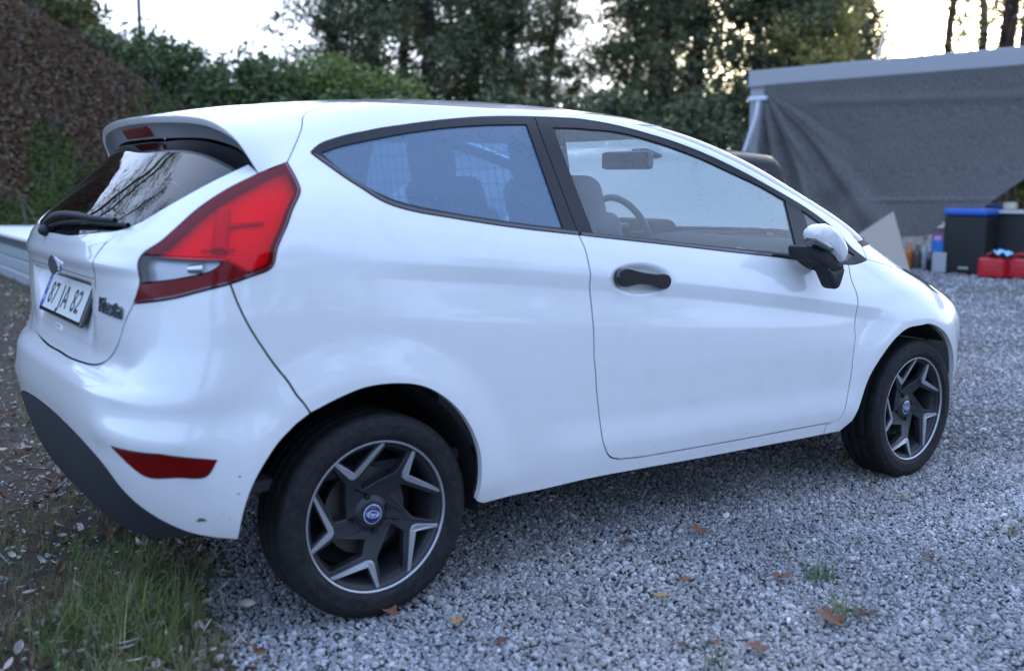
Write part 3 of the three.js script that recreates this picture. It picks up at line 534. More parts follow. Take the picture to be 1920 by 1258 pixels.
const bodySide = J(C.bumperSide, C.lampOuter, C.spoilerSeam, C.roofSeam, C.pillarFront, line([pillarFoot, C.dloTop[C.dloTop.length - 1]]), rev(C.dloTop), rev(C.dloLow.slice(iLow)), C.doorRear, doorLowJoin, C.doorBottom, line([L.doorBottom[L.doorBottom.length - 1], doorCorner, ...sillFront]), C.sillLow, line([L.sillLow[L.sillLow.length - 1], L.archRear[0]]), C.archRear);
const doorSkin = J(C.doorRear, doorLowJoin, C.doorBottom, line([L.doorBottom[L.doorBottom.length - 1], doorCorner]), C.doorFront, C.dloLow.slice(iDoor, iLow + 1));
const fenderPoly = J(rev(C.doorFront), line([doorCorner, ...sillFront, pick(1575, 809), L.archFront[0]]), C.archFront, sp([L.archFront[L.archFront.length - 1], ...circF]), line([fenderFoot, sideUV(2.86, 0.60), lampBend]), rev(lampLowF.slice(0, nearIdx(lampLowF, lampBend) + 1)), rev(C.bonnetSide), rev(C.dloLow.slice(0, iDoor + 1)).slice(0, 0), C.dloLow.slice(0, iDoor + 1));
const frontBumper = J(line([fenderFoot, sideUV(2.86, 0.60), lampBend]), lampLowF.slice(nearIdx(lampLowF, lampBend)), line([lampEnd, frontUV(0.69, 0.42), [UMAX, 0.70], [UMAX, 0.2], frontUV(0.2, 0.45), sideUV(2.80, 0.22), fenderFoot]));
const bonnetPoly = J(C.bonnetSide, rev(lampUpF), line([lampEnd, frontUV(0.69, 0.42), [UMAX, 0.70], [UMAX, 0.985], [4.25, 0.975], pillarFoot, C.dloTop[C.dloTop.length - 1]]));
const screenPoly = J(C.pillarFront, line([pillarFoot, [4.25, 0.99], [UMAX, 1.0], [UMAX, 1.405], [3.90, 1.405]]));
const roofPoly = J(line([[0, 1.432]]), rev(C.seamTop), C.roofSeam, line([[3.90, 1.405], [UMAX, 1.405], [UMAX, VMAX], [0, VMAX]], 0.05));
const tailPoly = J([[0, 0.697]], sp([[0, 0.697], ...L.tailBottom]), C.lampInner, line([L.lampInner[L.lampInner.length - 1], L.glassBase[0]]), sp([...L.glassBase, [0.12, 1.05], [0, 1.049]]));
const rearGlassPoly = J(rev(sp([...L.glassBase, [0.12, 1.05], [0, 1.049]])), sp([L.glassBase[0], [0.58, 1.30], [0.45, 1.345], [0.2, 1.36], [0, 1.362]]), [[0, 1.362], [0, 1.049]]);
const diffLine = sp([[0, 0.535], [0.15, 0.530], ...L.diffTop, L.archBumper[L.archBumper.length - 1]]);
const bumperPoly = J(sp([[0, 0.697], ...L.tailBottom]), C.lampLower, rev(C.bumperSide), C.archBumper, rev(diffLine));
const diffPoly = J(diffLine.slice(0, nearIdx(diffLine, L.diffTop[L.diffTop.length - 1]) + 1), line([L.diffTop[L.diffTop.length - 1], [0.54, 0.306], [0.45, 0.283], [0.30, 0.265], [0, 0.255]]));

function panel(name, poly, mat, opts = {}, parent = car, gap = 0.0027) {
  const q = gap ? inset(poly, gap) : poly;
  if (opts.whole) return mesh(name, patch(q, { ...opts, mirror: 'both' }), mat, parent);
  const a = mesh(name, patch(q, { ...opts, mirror: 1 }), mat, parent), b = mesh(name, patch(q, { ...opts, mirror: -1 }), mat, parent);
  return [a, b];
}
panel('quarter_panel', bodySide, M.paint, { flange: 0.02, dv: 0.0065 });
const doors = panel('door', doorSkin, M.paint, { flange: 0.016, dv: 0.0065 });
panel('front_wing', fenderPoly, M.paint, { flange: 0.02, dv: 0.0065 });
panel('front_bumper', frontBumper, M.paint, { whole: true, flange: 0.02 });
panel('bonnet', bonnetPoly, M.paint, { whole: true });
panel('roof', roofPoly, M.paint, { whole: true, du: 0.05, dv: 0.02 });
const tailgate = panel('tailgate', tailPoly, M.paint, { whole: true, dv: 0.006 });
panel('rear_bumper', bumperPoly, M.paint, { whole: true, flange: 0.02, dv: 0.008 });
panel('rear_diffuser', diffPoly, M.plastic, { whole: true, flange: 0.03 });
panel('windscreen', screenPoly, phys([0.82, 0.96, 0.98], 0.5, { transmission: 0.97, thickness: 0, ior: 1.45 }), { whole: true, flange: 0, off: -0.004 }, car, 0);
panel('rear_window', rearGlassPoly, M.darkGlass, { whole: true, flange: 0, off: -0.003 }, car, 0.002);
// seals behind the shut lines
{
  const both = (pts, h, d) => [seam(pts, h, d, 1), seam(pts, h, d, -1)];
  const g = [...both(C.doorRear), ...both(C.doorBottom), ...both(C.doorFront), ...both(C.bumperSide), ...both(sp([[0, 0.697], ...L.tailBottom])), ...both(C.lampInner), ...both(C.lampOuter), ...both(C.lampLower), ...both(C.bonnetSide), ...both(C.roofSeam, 0.014, 0.005), ...both(C.seamTop), ...both(C.spoilerSeam), ...both(line([doorCorner, ...sillFront])), ...both(sp([...L.glassBase, [0.12, 1.05], [0, 1.049]]), 0.02, 0.008), ...both(lampUpF), ...both(lampLowF), ...both(doorLowJoin)];
  mesh('door_seal', merge(g), M.black, car);
}
// side windows
const qGlass = J(sp(picks([[603, 284], [647, 270.4], [735, 253], [822, 239.8], [910, 233], [988, 232]])), straight(988, 232, 1057, 427), sp(picks([[1057, 427], [1000, 421], [939, 412.5], [852, 398.7], [764, 381], [723, 366.7], [677, 343], [633, 312.7], [606, 289]])));
const dGlass = J(sp(picks([[1037, 238], [1100, 240.5], [1200, 256], [1300, 290], [1367, 320], [1433, 352], [1474, 375]])), straight(1474, 375, 1498, 477), sp(picks([[1498, 477], [1400, 467], [1300, 456.5], [1200, 445.5], [1113, 436.5]])), straight(1113, 436.5, 1037, 238));
const sGlass = line(picks([[1503, 392], [1560, 436], [1604, 478], [1590, 489], [1530, 484], [1515, 440], [1503, 392]]));
const qRing = J(C.dloTop.slice(0, iTop + 1), pillarLine, C.dloLow.slice(iLow));
const dRing = J(rev(pillarLine), C.dloTop.slice(iTop), C.dloLow.slice(0, iLow + 1));
panel('window_frame', bridge(inset(qRing, 0.0015), [qGlass]), M.trim, { flange: 0.014, off: -0.002 }, car, 0);
panel('window_frame', bridge(inset(dRing, 0.0015), [dGlass, sGlass]), M.trim, { flange: 0.014, off: -0.002 }, car, 0);
panel('quarter_window', qGlass, M.quarterGlass, { flange: 0, off: -0.007 }, car, 0);
{ const misted = phys([0.90, 0.97, 1.0], 0.5, { transmission: 0.92, thickness: 0, ior: 1.45 }); const w = panel('door_window', dGlass, M.doorGlass, { flange: 0, off: -0.007 }, car, 0); w[1].material = misted; w[1].userData.label = 'misted far door window'; }
panel('corner_window', sGlass, M.darkGlass, { flange: 0, off: -0.006 }, car, 0);
panel('belt_moulding', J(sp(picks([[585, 287], [598, 298], [633, 323], [677, 352], [720, 378], [764, 393], [852, 409], [968, 426.5], [1056, 436.7], [1084, 440]])), sp(picks([[1083, 434.5], [1056, 431.5], [968, 421], [852, 403.5], [764, 387], [722, 373], [680, 348], [637, 320], [602, 295]]))), M.gloss, { off: 0.003, flange: 0.006 }, car, 0);
panel('belt_moulding', J(sp(picks([[1090, 441], [1167, 449], [1267, 460], [1367, 471.7], [1467, 483], [1510, 489]])), sp(picks([[1510, 483.5], [1467, 478.5], [1367, 467], [1267, 455.5], [1167, 444.5], [1089, 436]]))), M.gloss, { off: 0.003, flange: 0.006 }, car, 0);
// ---- spoiler over the rear window
{
  const A = [], B = [], N = 64, P = V3z();
  const seamPts = J(L.spoilerSeam.concat([seamTop[0]]), seamTop.slice(1)).map(q => surf(q[0], q[1], 0.0005).clone());
  const cA = new THREE.CatmullRomCurve3(seamPts, false, 'centripetal');
  const cB = new THREE.CatmullRomCurve3([surf(0.682, 1.222, 0.002).clone(), V3(-0.279, 1.262, 0.672), V3(-0.298, 1.306, 0.642), V3(-0.322, 1.342, 0.595), V3(-0.340, 1.364, 0.53), V3(-0.358, 1.376, 0.44), V3(-0.378, 1.384, 0.30), V3(-0.393, 1.388, 0.15), V3(-0.40, 1.389, 0)], false, 'centripetal');
  const cC = new THREE.CatmullRomCurve3([surf(0.675, 1.222, -0.008).clone(), surf(0.63, 1.250, 0.002).clone(), surf(0.57, 1.282, 0.003).clone(), surf(0.44, 1.312, 0.004).clone(), surf(0.2, 1.322, 0.004).clone(), surf(0, 1.324, 0.004).clone()], false, 'centripetal');
  const rows = [];
  for (let i = 0; i <= N; i++) {
    const f = i / N, a = cA.getPointAt(f), b = cB.getPointAt(f), c = cC.getPointAt(f), row = [];
    const out = V3(-0.35, 1, 0).lerp(V3(-0.15, 0.35, 1), sst(0.45, 0.05, 0) || (1 - sst(0.15, 0.6, f))).normalize();
    for (let k = 0; k <= 10; k++) { const t = k / 10; const q = a.clone().lerp(b, t); q.addScaledVector(out, 0.014 * 4 * t * (1 - t) * (0.5 + 0.5 * f)); row.push(q); }
    // rolled rear lip, then the hollow underside
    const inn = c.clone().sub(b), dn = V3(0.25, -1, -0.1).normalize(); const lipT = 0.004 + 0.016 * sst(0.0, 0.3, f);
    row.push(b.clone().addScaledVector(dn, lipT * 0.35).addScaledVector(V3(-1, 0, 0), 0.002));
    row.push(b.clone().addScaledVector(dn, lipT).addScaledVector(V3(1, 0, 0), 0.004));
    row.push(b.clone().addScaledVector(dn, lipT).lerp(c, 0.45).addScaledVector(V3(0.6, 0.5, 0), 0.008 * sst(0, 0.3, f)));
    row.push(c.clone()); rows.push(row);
  }
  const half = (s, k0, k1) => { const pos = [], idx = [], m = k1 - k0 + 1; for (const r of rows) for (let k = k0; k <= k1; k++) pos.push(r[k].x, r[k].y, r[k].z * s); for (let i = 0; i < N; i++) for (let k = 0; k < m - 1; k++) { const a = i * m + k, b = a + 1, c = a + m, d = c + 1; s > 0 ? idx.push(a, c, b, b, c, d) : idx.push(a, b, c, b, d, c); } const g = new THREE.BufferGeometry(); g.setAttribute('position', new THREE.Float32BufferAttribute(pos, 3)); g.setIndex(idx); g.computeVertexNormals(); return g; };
  const geo = []; for (const s of [1, -1]) { geo.push(half(s, 0, 10)); geo.push(half(s, 10, 12)); }
  const spo = mesh('roof_spoiler', merge(geo), M.paint, car);
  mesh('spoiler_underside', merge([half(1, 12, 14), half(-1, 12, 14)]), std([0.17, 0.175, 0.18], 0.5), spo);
  const bl = new THREE.Shape(); bl.moveTo(-0.14, -0.016); bl.lineTo(0.14, -0.016); bl.lineTo(0.122, 0.016); bl.lineTo(-0.122, 0.016); bl.closePath();
  const bg = new THREE.ExtrudeGeometry(bl, { depth: 0.012, bevelEnabled: true, bevelSize: 0.002, bevelThickness: 0.002, bevelSegments: 2 });
  bg.rotateY(-Math.PI / 2).rotateZ(0.70); bg.translate(-0.362, 1.353, 0);
  mesh('brake_light', bg, M.darkRed, spo);
}
// ---- tail lamps
{
  const lampAll = J(C.lampLower, C.lampOuter, line([L.lampOuter[L.lampOuter.length - 1], L.lampInner[L.lampInner.length - 1]]), rev(C.lampInner));
  const A0 = pick(264, 481.5), B0 = pick(423, 485), K0 = pick(441, 496), E0 = pick(473, 516);
  const iA = nearIdx(C.lampInner, A0), iE = nearIdx(C.lampOuter, E0);
  const red = J(C.lampInner.slice(iA), line([L.lampInner[L.lampInner.length - 1], L.lampOuter[L.lampOuter.length - 1]]), rev(C.lampOuter.slice(iE)), line([C.lampOuter[iE], K0, B0, C.lampInner[iA]]));
  const clr = J(line([C.lampInner[iA], B0]), sp([B0, pick(403, 505), pick(342, 521.6), pick(268, 531)]), line([pick(268, 531), pick(262, 531)]), C.lampInner.slice(nearIdx(C.lampInner, pick(262, 530)), iA + 1));
  const low = J(C.lampInner.slice(0, nearIdx(C.lampInner, pick(262, 530)) + 1), line([pick(262, 531), pick(268, 531)]), sp([pick(268, 531), pick(342, 521.6), pick(403, 505), B0]), line([B0, K0, C.lampOuter[iE]]), rev(C.lampOuter.slice(0, iE + 1)), rev(C.lampLower));
  const rim = bridge(inset(lampAll, 0.002), [inset(lampAll, 0.0065)]);
  const refl = std([0.74, 0.72, 0.72], 0.45, 0), dimp = std([0.42, 0.30, 0.36], 0.6);
  for (const s of [1, -1]) {
    const g = shadows(new THREE.Group()); g.name = 'tail_lamp'; car.add(g);
    const add = (n, poly, mat, o, ins = 0.002) => mesh(n, patch(ins ? inset(poly, ins) : poly, { mirror: s, ...o }), mat, g);
    add('red_lens', red, M.redLens, { off: 0.003, flange: 0.010 });
    add('reversing_lens', clr, M.clearLens, { off: 0.002, flange: 0.008 });
    add('lower_lens', low, M.darkRed, { off: 0.003, flange: 0.010 });
    mesh('lens_rim', patch(rim, { mirror: s, off: 0.0042, flange: 0.004 }), phys([0.07, 0.004, 0.02], 0.15, { clearcoat: 1 }), g);
    add('housing', lampAll, refl, { off: -0.034, flange: -0.03 }, 0.003);
    add('reversing_housing', clr, std([0.36, 0.37, 0.39], 0.3, 0.5), { off: -0.024, flange: -0.02 }, 0.003);
    // chambers seen through the lens
    const at = (x, y, o) => { const q = pick(x, y), p = surf(q[0], q[1], o).clone(); p.z *= s; return p; };
    const inner = [rod(at(414, 385, -0.022), at(408, 466, -0.022), 0.017, 0.021, 14), rod(at(372, 464, -0.018), at(440, 463, -0.018), 0.0045), rod(at(425, 412, -0.026), at(496, 408, -0.026), 0.007, 0.005, 8)];
    mesh('bulb_holder', merge(inner), dimp, g);
    mesh('reversing_bulb', new THREE.SphereGeometry(0.010, 14, 10).scale(1.6, 1, 1).translate(...at(372, 500, -0.020).toArray()), M.clearLens, g);
    mesh('reversing_bowl', rod(at(345, 501, -0.022), at(378, 500, -0.022), 0.010, 0.015, 14), M.silver, g);
    // low reflector in the bumper
    const rf = J(line([L.reflector[0], L.reflector[1], L.reflector[2]]), sp(L.reflector.slice(2)), line([L.reflector[L.reflector.length - 1], L.reflector[0]]));
    const cen = rf.reduce((a, q) => [a[0] + q[0] / rf.length, a[1] + q[1] / rf.length], [0, 0]); mesh('reflector_recess_shade', patch(rf.map(q => [cen[0] + (q[0] - cen[0]) * 1.035, cen[1] + (q[1] - cen[1]) * 1.13]), { mirror: s, off: 0.0016, flange: 0.004 }), M.gloss, car);  // dark border painted in place of the shadow of the reflector recess
    mesh('reflector', patch(rf, { mirror: s, off: 0.0035, flange: 0.006 }), M.darkRed, car);
    // headlamp
    const hp = J(lampLowF, lampUpF);
    const h = new THREE.Group(); h.name = 'headlamp'; car.add(h);
    mesh('headlamp_lens', patch(inset(hp, 0.002), { mirror: s, off: 0.001, flange: 0.01 }), M.clearLens, h);
    mesh('headlamp_bowl', patch(inset(hp, 0.004), { mirror: s, off: -0.05, flange: -0.05 }), std([0.55, 0.55, 0.52], 0.3, 0.4), h);
  }
}
// ---- front details: lower grille, upper grille, badge
mesh('lower_grille', patch([[UMAX, 0.26], frontUV(0.27, 0.42), frontUV(0.36, 0.48), frontUV(0.52, 0.40), [UMAX, 0.55]], { mirror: 'both', off: 0.004, flange: 0.01 }), M.black, car);
mesh('upper_grille', patch([[UMAX, 0.635], frontUV(0.635, 0.36), frontUV(0.672, 0.37), [UMAX, 0.678]], { mirror: 'both', off: 0.004, flange: 0.01 }), M.gloss, car);
mesh('scuttle', patch([pillarFoot, [4.25, 0.972], [UMAX, 0.982], [UMAX, 1.004], [4.25, 0.994], [3.96, 0.985]], { mirror: 'both', off: 0.001, flange: 0.01 }), M.plastic, car);
// ---- number plate, badge, emblem on the tailgate
const fontB = await new FontLoader().loadAsync('fonts/droid/droid_sans_bold.typeface.json');
{
  const cv = document.createElement('canvas'); cv.width = 1040; cv.height = 220; const x = cv.getContext('2d');
  x.fillStyle = '#c9ccc6'; x.fillRect(0, 0, 1040, 220); x.fillStyle = '#12439c'; x.fillRect(0, 0, 82, 220);
  x.fillStyle = '#e8c83a'; for (let k = 0; k < 12; k++) { x.beginPath(); x.arc(41 + 24 * Math.cos(k * Math.PI / 6), 70 + 24 * Math.sin(k * Math.PI / 6), 4, 0, 7); x.fill(); }
  x.fillStyle = '#f2f2f2'; x.font = 'bold 56px sans-serif'; x.textAlign = 'center'; x.fillText('P', 41, 180);
  x.fillStyle = '#14171c'; x.font = 'bold 190px sans-serif'; x.textBaseline = 'middle';
  const put = (t, cx, w) => { x.save(); x.translate(cx, 116); x.scale(w / x.measureText(t).width, 1); x.fillText(t, 0, 0); x.restore(); };
  put('87', 240, 205); put('JA', 535, 210); put('82', 830, 205);
  const tx = new THREE.CanvasTexture(cv); tx.colorSpace = THREE.SRGBColorSpace; tx.anisotropy = 8;
  const g = new THREE.Group(); g.name = 'number_plate'; car.add(g);
  g.position.set(-0.604, 0.861, 0); g.rotation.set(0, -Math.PI / 2, 0); g.rotation.order = 'YXZ'; g.rotation.x = -22.8 * D2R;
  mesh('plate_holder', rbox(0.538, 0.128, 0.014, 0.006, 0, -0.003, -0.008), M.gloss, g);
  mesh('plate', new THREE.PlaneGeometry(0.520, 0.108).translate(0, 0, 0.0012), phys([1, 1, 1], 0.35, { map: tx }), g);
  // small printed line under the plate
  const c2 = document.createElement('canvas'); c2.width = 256; c2.height = 40; const y = c2.getContext('2d'); y.fillStyle = '#e6e6e6'; y.fillRect(0, 0, 256, 40); y.fillStyle = '#1c1c22'; y.font = 'italic bold 34px sans-serif'; y.textBaseline = 'middle'; y.fillText('EUROSYS', 8, 21);
  const t2 = new THREE.CanvasTexture(c2); t2.colorSpace = THREE.SRGBColorSpace;
  const sg = new THREE.PlaneGeometry(0.10, 0.014).rotateY(-Math.PI / 2); const sa = sg.attributes.position; for (let i = 0; i < sa.count; i++) { const zz = sa.getZ(i) - 0.07; const q = tailUV(0.762 + sa.getY(i), Math.abs(zz)); const p = surf(q[0], q[1], 0.0012); sa.setXYZ(i, p.x, p.y, zz); }
  mesh('dealer_sticker', sg, std([1, 1, 1], 0.4, 0, { map: t2 }), tailgate);
}
{
  // script badge, chromed
  const tg = new TextGeometry('Fiesta', { font: fontB, size: 0.036, depth: 0.004, curveSegments: 4, bevelEnabled: true, bevelSize: 0.0008, bevelThickness: 0.001, bevelSegments: 1 });
  tg.computeBoundingBox(); const w = tg.boundingBox.max.x; tg.applyMatrix4(new THREE.Matrix4().makeShear(0, 0, 0.25, 0, 0, 0)); tg.scale(0.150 / w, 1.1, 1);
  const a = tg.attributes.position, P = V3z(), Nn = V3z(); const z0 = 0.435;
  for (let i = 0; i < a.count; i++) { const q = tailUV(0.862 + a.getY(i) - 0.05 * a.getX(i), z0 + a.getX(i)); surf(q[0], q[1], 0.001 + a.getZ(i), P, Nn); a.setXYZ(i, P.x, P.y, P.z); }
  tg.computeVertexNormals(); mesh('script_badge', tg, std([0.16, 0.18, 0.20], 0.18, 0.9), tailgate);
  // oval emblem
  const oval = new THREE.CylinderGeometry(1, 1, 1, 40).rotateX(Math.PI / 2).scale(0.062, 0.028, 0.007).rotateY(-Math.PI / 2).translate(-0.629, 0.955, 0);
  const em = mesh('emblem', oval, M.chrome, tailgate);
  mesh('emblem_field', new THREE.CylinderGeometry(1, 1, 1, 40).rotateX(Math.PI / 2).scale(0.057, 0.0238, 0.008).rotateY(-Math.PI / 2).translate(-0.6298, 0.955, 0), phys([0.02, 0.03, 0.06], 0.15, { clearcoat: 1 }), em);
  // shut line of the outer tailgate skin
  const vs = sp([tailUV(1.045, 0.475), tailUV(1.0, 0.435), tailUV(0.965, 0.42), tailUV(0.915, 0.405)]);
  for (const s of [1, -1]) mesh('skin_joint', seam(vs, 0.0016, -0.0006, s), M.trim, tailgate);
  const hs = sp([tailUV(0.944, 0.405), tailUV(0.946, 0.2), tailUV(0.947, 0)]);
  mesh('skin_joint', merge([1, -1].map(s => seam(hs, 0.0014, -0.0006, s))), std([0.1, 0.1, 0.11], 0.6), tailgate);
}
// ---- rear wiper
{
  const path = [[1.066, -0.16, 0.012], [1.076, -0.06, 0.028], [1.084, 0.06, 0.034], [1.088, 0.2, 0.030], [1.088, 0.34, 0.022], [1.088, 0.47, 0.018]];
  const pts = path.map(([y, z, o]) => { const q = tailUV(y, Math.abs(z)); const p = surf(q[0], q[1], o).clone(); p.z *= Math.sign(z) || 1; return p; });
  const c = new THREE.CatmullRomCurve3(pts); const pos = [], idx = [], n = 30;
  for (let i = 0; i <= n; i++) { const f = i / n, p = c.getPointAt(f), w = lerp(0.024, 0.010, f), h = lerp(0.009, 0.005, f); const nn = V3(-0.7, 0.7, 0), b = V3(-0.7, -0.7, 0); for (const [a, d] of [[-1, -1], [-1, 0.4], [-0.5, 1], [0.5, 1], [1, 0.4], [1, -1]]) pos.push(p.x + b.x * a * w / 2 + nn.x * d * h, p.y + b.y * a * w / 2 + nn.y * d * h, p.z); if (i) for (let k = 0; k < 6; k++) { const q = (i - 1) * 6 + k, r = (i - 1) * 6 + (k + 1) % 6; idx.push(q, q + 6, r, r, q + 6, r + 6); } }
  const g = new THREE.BufferGeometry(); g.setAttribute('position', new THREE.Float32BufferAttribute(pos, 3)); g.setIndex(idx); g.computeVertexNormals();
  const bl = path.map(([y, z]) => { const q = tailUV(y - 0.004, Math.abs(z * 1.02 + 0.05)); const p = surf(q[0], q[1], 0.007).clone(); p.z *= Math.sign(z * 1.02 + 0.05) || 1; return p; });
  const wp = mesh('rear_wiper', toCreasedNormals(g, 0.6), M.plastic, car);
  mesh('wiper_blade', tube(bl, 0.0065, 30, 6), M.rubber, wp);
  mesh('wiper_pivot', new THREE.SphereGeometry(0.026, 20, 12).scale(0.8, 0.7, 1.2).translate(-0.622, 1.052, -0.13), M.plastic, wp);
}
// ---- door handles, mirrors
for (const s of [1, -1]) {
  const door = s > 0 ? doors[0] : doors[1];
  const sh = new THREE.Shape(); sh.moveTo(-0.118, 0.002); sh.bezierCurveTo(-0.118, 0.032, -0.085, 0.034, -0.065, 0.030); sh.bezierCurveTo(-0.02, 0.020, 0.03, 0.016, 0.062, 0.016); sh.bezierCurveTo(0.10, 0.022, 0.122, 0.014, 0.122, -0.006); sh.bezierCurveTo(0.122, -0.030, 0.10, -0.034, 0.088, -0.032); sh.lineTo(0.062, -0.026); sh.bezierCurveTo(0.03, -0.014, -0.02, -0.014, -0.05, -0.022); sh.bezierCurveTo(-0.09, -0.034, -0.118, -0.028, -0.118, 0.002);
  const g = new THREE.ExtrudeGeometry(sh, { depth: 0.008, bevelEnabled: true, bevelSize: 0.007, bevelThickness: 0.009, bevelSegments: 4, curveSegments: 10 });
  g.scale(0.92, 0.86, 1).rotateZ(-0.075); g.translate(0.945, 0.905, 0.838); if (s < 0) { g.scale(1, 1, -1); const id = g.attributes.position; for (let i = 0; i < id.count; i += 3) for (const at of [g.attributes.position, g.attributes.normal]) { const t = [at.getX(i), at.getY(i), at.getZ(i)]; at.setXYZ(i, at.getX(i + 1), at.getY(i + 1), at.getZ(i + 1)); at.setXYZ(i + 1, ...t); } }
  mesh('door_handle', g, M.gloss, door);
  // folded door mirror
  const pl = (x, y, z) => { const d = ray(x, y); return d.multiplyScalar((z - camPos.z) / d.z).add(camPos); };
  const ext = (pts, z, depth, bev, mat, name, parent, smooth = true) => {
    const q = pts.map(([x, y]) => pl(x, y, z)); const c = new THREE.Shape(); const v = q.map(p => new THREE.Vector2(p.x, p.y)); let cc = v;
    if (smooth) { cc = new THREE.CatmullRomCurve3(v.map(p => V3(p.x, p.y, 0)), true, 'centripetal').getSpacedPoints(48).slice(0, -1).map(p => new THREE.Vector2(p.x, p.y)); }
    c.setFromPoints(cc); const e = new THREE.ExtrudeGeometry(c, { depth: depth, bevelEnabled: true, bevelSize: bev, bevelThickness: bev * 1.3, bevelOffset: -bev, bevelSegments: 6, curveSegments: 8 });
    e.translate(0, 0, z - depth - bev * 1.3); const g2 = toCreasedNormals(mergeVertices(e.deleteAttribute('normal').deleteAttribute('uv'), 1e-4), 0.9);
    if (s < 0) { const a = g2.attributes.position, b = g2.attributes.normal; for (let i = 0; i < a.count; i++) { a.setZ(i, -a.getZ(i)); b.setZ(i, -b.getZ(i)); } const A = a.array, B = b.array; for (let i = 0; i < A.length; i += 9) for (let k = 0; k < 3; k++) { for (const R of [A, B]) { const t = R[i + 3 + k]; R[i + 3 + k] = R[i + 6 + k]; R[i + 6 + k] = t; } } }
    return mesh(name, g2, mat, parent);
  };
  const mir = new THREE.Group(); mir.name = 'door_mirror'; car.add(mir);
  ext([[1536, 452], [1535, 436], [1543, 424], [1556, 420], [1574, 428], [1588, 445], [1596, 467], [1593, 484], [1585, 494], [1574, 480], [1560, 468], [1545, 460]], 0.955, 0.02, 0.022, M.paint, 'mirror_cap', mir);
  ext([[1527, 457], [1527, 446], [1540, 448], [1556, 456], [1566, 467], [1563, 472], [1550, 467], [1538, 461]], 0.962, 0.03, 0.004, phys([0.10, 0.105, 0.115], 0.06, { clearcoat: 1, metalness: 0.3 }), 'indicator_lens', mir);
  ext([[1526, 464], [1540, 463], [1556, 468], [1573, 479], [1584, 493], [1586, 503], [1568, 510], [1553, 503], [1538, 491], [1528, 486]], 0.935, 0.085, 0.012, M.plastic, 'mirror_arm', mir);
  ext([[1552, 500], [1568, 508], [1587, 502], [1582, 528], [1576, 541], [1569, 542], [1561, 527]], 0.94, 0.03, 0.014, M.plastic, 'mirror_foot', mir);
}
// ---- wheels
const WR = 0.2895, LIP = 0.214;
const capTex = (() => { const cv = document.createElement('canvas'); cv.width = cv.height = 256; const x = cv.getContext('2d'); x.fillStyle = '#121a58'; x.fillRect(0, 0, 256, 256); x.strokeStyle = '#c9cfe0'; x.lineWidth = 9; x.beginPath(); x.arc(128, 128, 119, 0, 7); x.stroke(); x.lineWidth = 7; x.beginPath(); x.ellipse(128, 128, 88, 44, 0, 0, 7); x.stroke(); x.fillStyle = '#dfe4f0'; x.font = 'italic bold 66px serif'; x.textAlign = 'center'; x.textBaseline = 'middle'; x.fillText('Ford', 126, 130); const t = new THREE.CanvasTexture(cv); t.colorSpace = THREE.SRGBColorSpace; return t; })();
const tyreBump = noiseTexture(256, (u, v) => { const k = 0.5 + 0.9 * pnoise(u, v, 30, 2.2, 3); return [k, k, k]; }, false); tyreBump.repeat.set(8, 2);
const tyreDust = noiseTexture(256, (u, v) => { const k = 0.80 + 0.5 * pnoise(u, v, 14, 9.4, 4); return [k, k * 0.98, k * 0.95]; }); tyreDust.repeat.set(6, 2);
const tyreMat = phys([0.022, 0.0225, 0.025], 0.7, { specularIntensity: 0.5, map: tyreDust, bumpMap: tyreBump, bumpScale: 0.0006 });
const dishZ = r => -0.030 * (1 - sst(0.04, 0.19, r));
